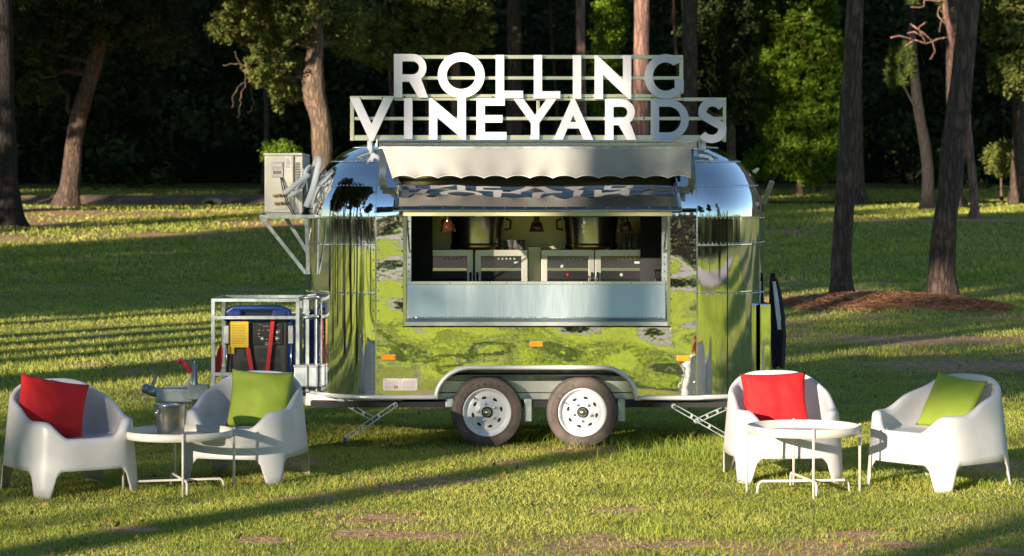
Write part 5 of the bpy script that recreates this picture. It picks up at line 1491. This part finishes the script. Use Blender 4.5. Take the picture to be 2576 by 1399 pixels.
# ============================================================ LAWN CHAIRS
def sstep(a, b, x):
    t = min(1, max(0, (x - a) / (b - a))); return t * t * (3 - 2 * t)
def make_chair():
    root = thing('armchair', '', 'chair')
    N = 240; nexp = 3.4
    # outline sampled evenly along its length
    raw = []
    for k in range(2000):
        a = 2 * math.pi * k / 2000 - math.pi / 2
        c, s = math.cos(a), math.sin(a)
        raw.append((math.copysign(abs(c) ** (2 / nexp), c), math.copysign(abs(s) ** (2 / nexp), s)))
    raw.append(raw[0]); cum = [0]
    for p, q in zip(raw[:-1], raw[1:]): cum.append(cum[-1] + math.hypot((q[0] - p[0]) * .4, (q[1] - p[1]) * .39))
    tot = cum[-1]; out = []
    for k in range(N):
        s = tot * k / N; i = int(np.searchsorted(cum, s)); i = max(1, min(i, 2000)); f = (s - cum[i - 1]) / max(1e-9, cum[i] - cum[i - 1])
        out.append((raw[i - 1][0] + (raw[i][0] - raw[i - 1][0]) * f, raw[i - 1][1] + (raw[i][1] - raw[i - 1][1]) * f, s))
    corners = []
    for sx in (1, -1):
        for sy in (1, -1):
            corners.append(min(out, key=lambda o: abs(o[0] - sx * .82) + abs(o[1] - sy * .82))[2])
    cols = []
    for ux, uy, s in out:
        dc = min(min(abs(s - c), tot - abs(s - c)) for c in corners)
        B = 0 if dc < .050 else .175 * min(1, ((dc - .055) / .075)) ** .55 if dc < .13 else .175
        if dc >= .055 and dc < .13:
            q = (dc - .055) / .075
            B = .175 * (1 - (1 - q) ** 2.2) if q < 1 else .175
            B = .13 * min(1, q * 2.2) + .045 * sstep(.3, 1, q)
        ax_ = lambda z: .415 - .085 * z
        by_ = lambda z: (.41 - .05 * z) if uy < 0 else (.445 - .10 * z)
        x3, y3 = ux * .385, uy * .385
        # rim height
        rs_ = .50 + .235 * sstep(-.16, .36, y3) - (.10 * abs(ux) ** 3 if uy > 0 else 0) * sstep(0, .33, y3)
        fr_ = 1 - sstep(.15, .34, abs(x3)) if uy < -.5 else 0
        Rm = rs_ * (1 - fr_) + .385 * fr_
        arm = sstep(.1, -.30, y3) if abs(ux) > .5 else 0
        w = .046 + .024 * arm
        w = w if fr_ < .01 else w * (1 - fr_) + .06 * fr_
        seat = .37 - .02 * sstep(-.2, .3, y3)
        col = []
        def pt(z, ins):
            a_, b_ = ax_(z), by_(z)
            L = math.hypot(ux * a_, uy * b_) + 1e-9
            # inward normal of the superellipse, approx
            nx_ = abs(ux) ** (nexp - 1) * math.copysign(1, ux) / a_; ny_ = abs(uy) ** (nexp - 1) * math.copysign(1, uy) / b_; nl = math.hypot(nx_, ny_) + 1e-9
            return (ux * a_ - nx_ / nl * ins, uy * b_ - ny_ / nl * ins, z)
        for f in np.linspace(0, 1, 8): col.append(pt(B + (Rm - .035 - B) * f, 0))
        col += [pt(Rm - .014, .004), pt(Rm - .003, w * .28), pt(Rm, w * .5), pt(Rm - .004, w * .78), pt(Rm - .016, w * .97)]
        zi = seat + .02
        for f in (.25, .5, .75, 1): col.append(pt(min(Rm - .017 - f * .003, (Rm - .03) * (1 - f) + zi * f), w + .006 * f + (.012 * f if fr_ > .01 else 0)))
        p1 = pt(seat, w + .035); col.append(p1)
        for q in (.8, .55, .3, .1): col.append((p1[0] * q, p1[1] * q, seat - .012 * (1 - q)))
        cols.append(col)
    nv = len(cols[0]); vs = [p for c in cols for p in c]
    fs = [(i * nv + j, ((i + 1) % N) * nv + j, ((i + 1) % N) * nv + j + 1, i * nv + j + 1) for i in range(N) for j in range(nv - 1)]
    vs.append((0, 0, .347)); fs += [(i * nv + nv - 1, ((i + 1) % N) * nv + nv - 1, len(vs) - 1) for i in range(N)]
    mb = MB(); mb.add(vs, fs, True)
    o = mb.build('shell', 'white', root, local=True)
    md = o.modifiers.new('solid', 'SOLIDIFY'); md.thickness = .008; md.offset = -1; md.use_even_offset = False
    return root
ch0 = make_chair()
def chair_at(o, px, d, rz, s, label):
    o.location = ((px - PX) * d / F, d, 0); o.rotation_euler = (0, 0, R(rz)); o.scale = (s, s, s)
    o['label'] = label; o['group'] = 'white moulded lounge chairs on the lawn'
    return o
chairs = [(chair_at(ch0, 176, 17.1, 33, 1.06, 'white plastic lounge chair at the far left holding a red cushion')),
          (chair_at(copy_tree(ch0), 618, 17.85, -14, 1.06, 'white plastic lounge chair with a lime green cushion near the trailer nose')),
          (chair_at(copy_tree(ch0), 1968, 17.9, 4, 1.06, 'white plastic lounge chair with a red cushion in front of the trailer rear')),
          (chair_at(copy_tree(ch0), 2358, 17.45, -50, 1.08, 'white plastic lounge chair at the far right holding a lime green cushion'))]
# cushions
def make_cushion(w, h, seed, fat=.075):
    n = 26; mb = MB(); rr_ = random.Random(seed)
    for side in (1, -1):
        P = []
        for i in range(n + 1):
            row = []
            for j in range(n + 1):
                u = -1 + 2 * i / n; v = -1 + 2 * j / n
                e = (1 - abs(u) ** 2.4) * (1 - abs(v) ** 2.4)
                x = u * w / 2 * (1 - .07 * (1 - v * v)); z = v * h / 2 * (1 - .07 * (1 - u * u))
                edge = max(0, abs(v) - .45) ** 1.5 * (1 - abs(u) ** 4)
                y = side * fat * max(0, e) ** .55 + (.016 * noise.noise(Vector((u * 2.2, v * 2.2, seed))) + .006 * noise.noise(Vector((u * 5 + v * 3, v * 2.5, seed + side)))) * e
                y += side * edge * .012 * math.sin(u * 14 + seed) * (e > 0)
                row.append((x, y, z))
            P.append(row)
        mb.grid(P, True, side < 0)
    return mb
def cushion(ci, w, h, seed, m, label, off, tilt, roll, yaw=0):
    mb = make_cushion(w, h, seed)
    o = mb.build('cushion', m)
    cm = Matrix.Translation(chairs[ci].location) @ Matrix.Rotation(chairs[ci].rotation_euler.z, 4, 'Z')
    mw = cm @ Matrix.Translation(off) @ Matrix.Rotation(R(yaw), 4, 'Z') @ Matrix.Rotation(R(tilt), 4, 'X') @ Matrix.Rotation(R(roll), 4, 'Y')
    o.location = mw.to_translation(); o.rotation_euler = mw.to_euler()
    md = o.modifiers.new('w', 'WELD'); md.merge_threshold = .0008
    return tag(o, label, 'cushion', 'square cushions on the lounge chairs')
cushion(0, .50, .44, 1, 'red_cloth', 'dark red cushion in shade on the leftmost lounge chair', (-.10, .10, .59), -22, 12, -10)
cushion(1, .48, .44, 2, 'lime_cloth', 'lime green cushion standing upright on the chair beside the ice bucket', (.09, .06, .585), -14, 3, 6)
cushion(2, .50, .40, 3, 'red_cloth', 'bright red cushion behind the tray table on the right', (-.05, .04, .585), -14, -2, 0)
cushion(3, .48, .44, 4, 'lime_cloth', 'lime green cushion slumped in the rightmost lounge chair', (.03, .12, .59), -28, 6, 0)

# ============================================================ TRAY TABLES
def make_table():
    t = thing('tray_table', '', 'table')
    h, r_ = .437, .385
    MB().lathe([(r_ - .004, h - .055), (r_, h - .055), (r_, h), (r_ - .004, h), (r_ - .004, h - .055)], 72).build('tray_rim', 'tray', t, local=True)
    MB().lathe([(.0005, h - .050), (r_ - .005, h - .050)], 72).build('tray_bottom', 'traymesh', t, local=True)
    for k in range(4):
        a = R(12 + 90 * k); x, y = math.cos(a) * (r_ + .009), math.sin(a) * (r_ + .009)
        MB().tube([(x, y, h + .006), (x, y, .0)], .009, 8).build('leg', 'tray', t, local=True)
    for k in range(2):
        a = R(90 * k + 18); c, s = math.cos(a), math.sin(a); z = .075 + .019 * k; L = .33
        MB().tube([(-c * L, -s * L, .0), (-c * (L - .01), -s * (L - .01), z - .02), (-c * (L - .03), -s * (L - .03), z), (c * (L - .03), s * (L - .03), z), (c * (L - .01), s * (L - .01), z - .02), (c * L, s * L, 0)], .009, 8).build('base_bar', 'tray', t, local=True)
    return t
tb = make_table()
tb.location = (at(450, 0, 17.1).x, 17.1, 0); tb['label'] = 'round cream tray table holding the ice bucket between the two left chairs'; tb['group'] = 'round tray tables'
t2 = copy_tree(tb); t2.location = (at(2021, 0, 17.0).x, 17.0, 0); t2.rotation_euler = (0, 0, R(-9)); t2.scale = (1.03, 1.03, 1.10)
t2['label'] = 'empty round cream tray table in front of the red cushion chair on the right'
bx_, by_ = at(430, 0, 17.1).x, 17.08
bk = thing('ice_bucket', 'polished steel ice bucket standing on the left tray table', 'ice bucket', (bx_, by_, .389))
MB().lathe([(.001, .0), (.085, .0), (.092, .008), (.098, .06), (.108, .15), (.116, .228), (.119, .232), (.116, .234), (.112, .228), (.10, .12), (.09, .02), (.001, .015)], 48).build('bowl', 'bucket', bk, local=True)
for s in (-1, 1):
    c = Vector((-.075 * s, -.088 * s, .178)) if s > 0 else Vector((.075, .088, .178))
    MB().lathe([(.001, .030), (.014, .028), (.019, .018), (.014, .008), (.008, 0), (.008, -.012)], 16, c, Vector((0, 0, 1)).rotation_difference(Vector((c.x, c.y, 0))).to_matrix().to_4x4()).build('knob', 'chrome', bk, local=True)
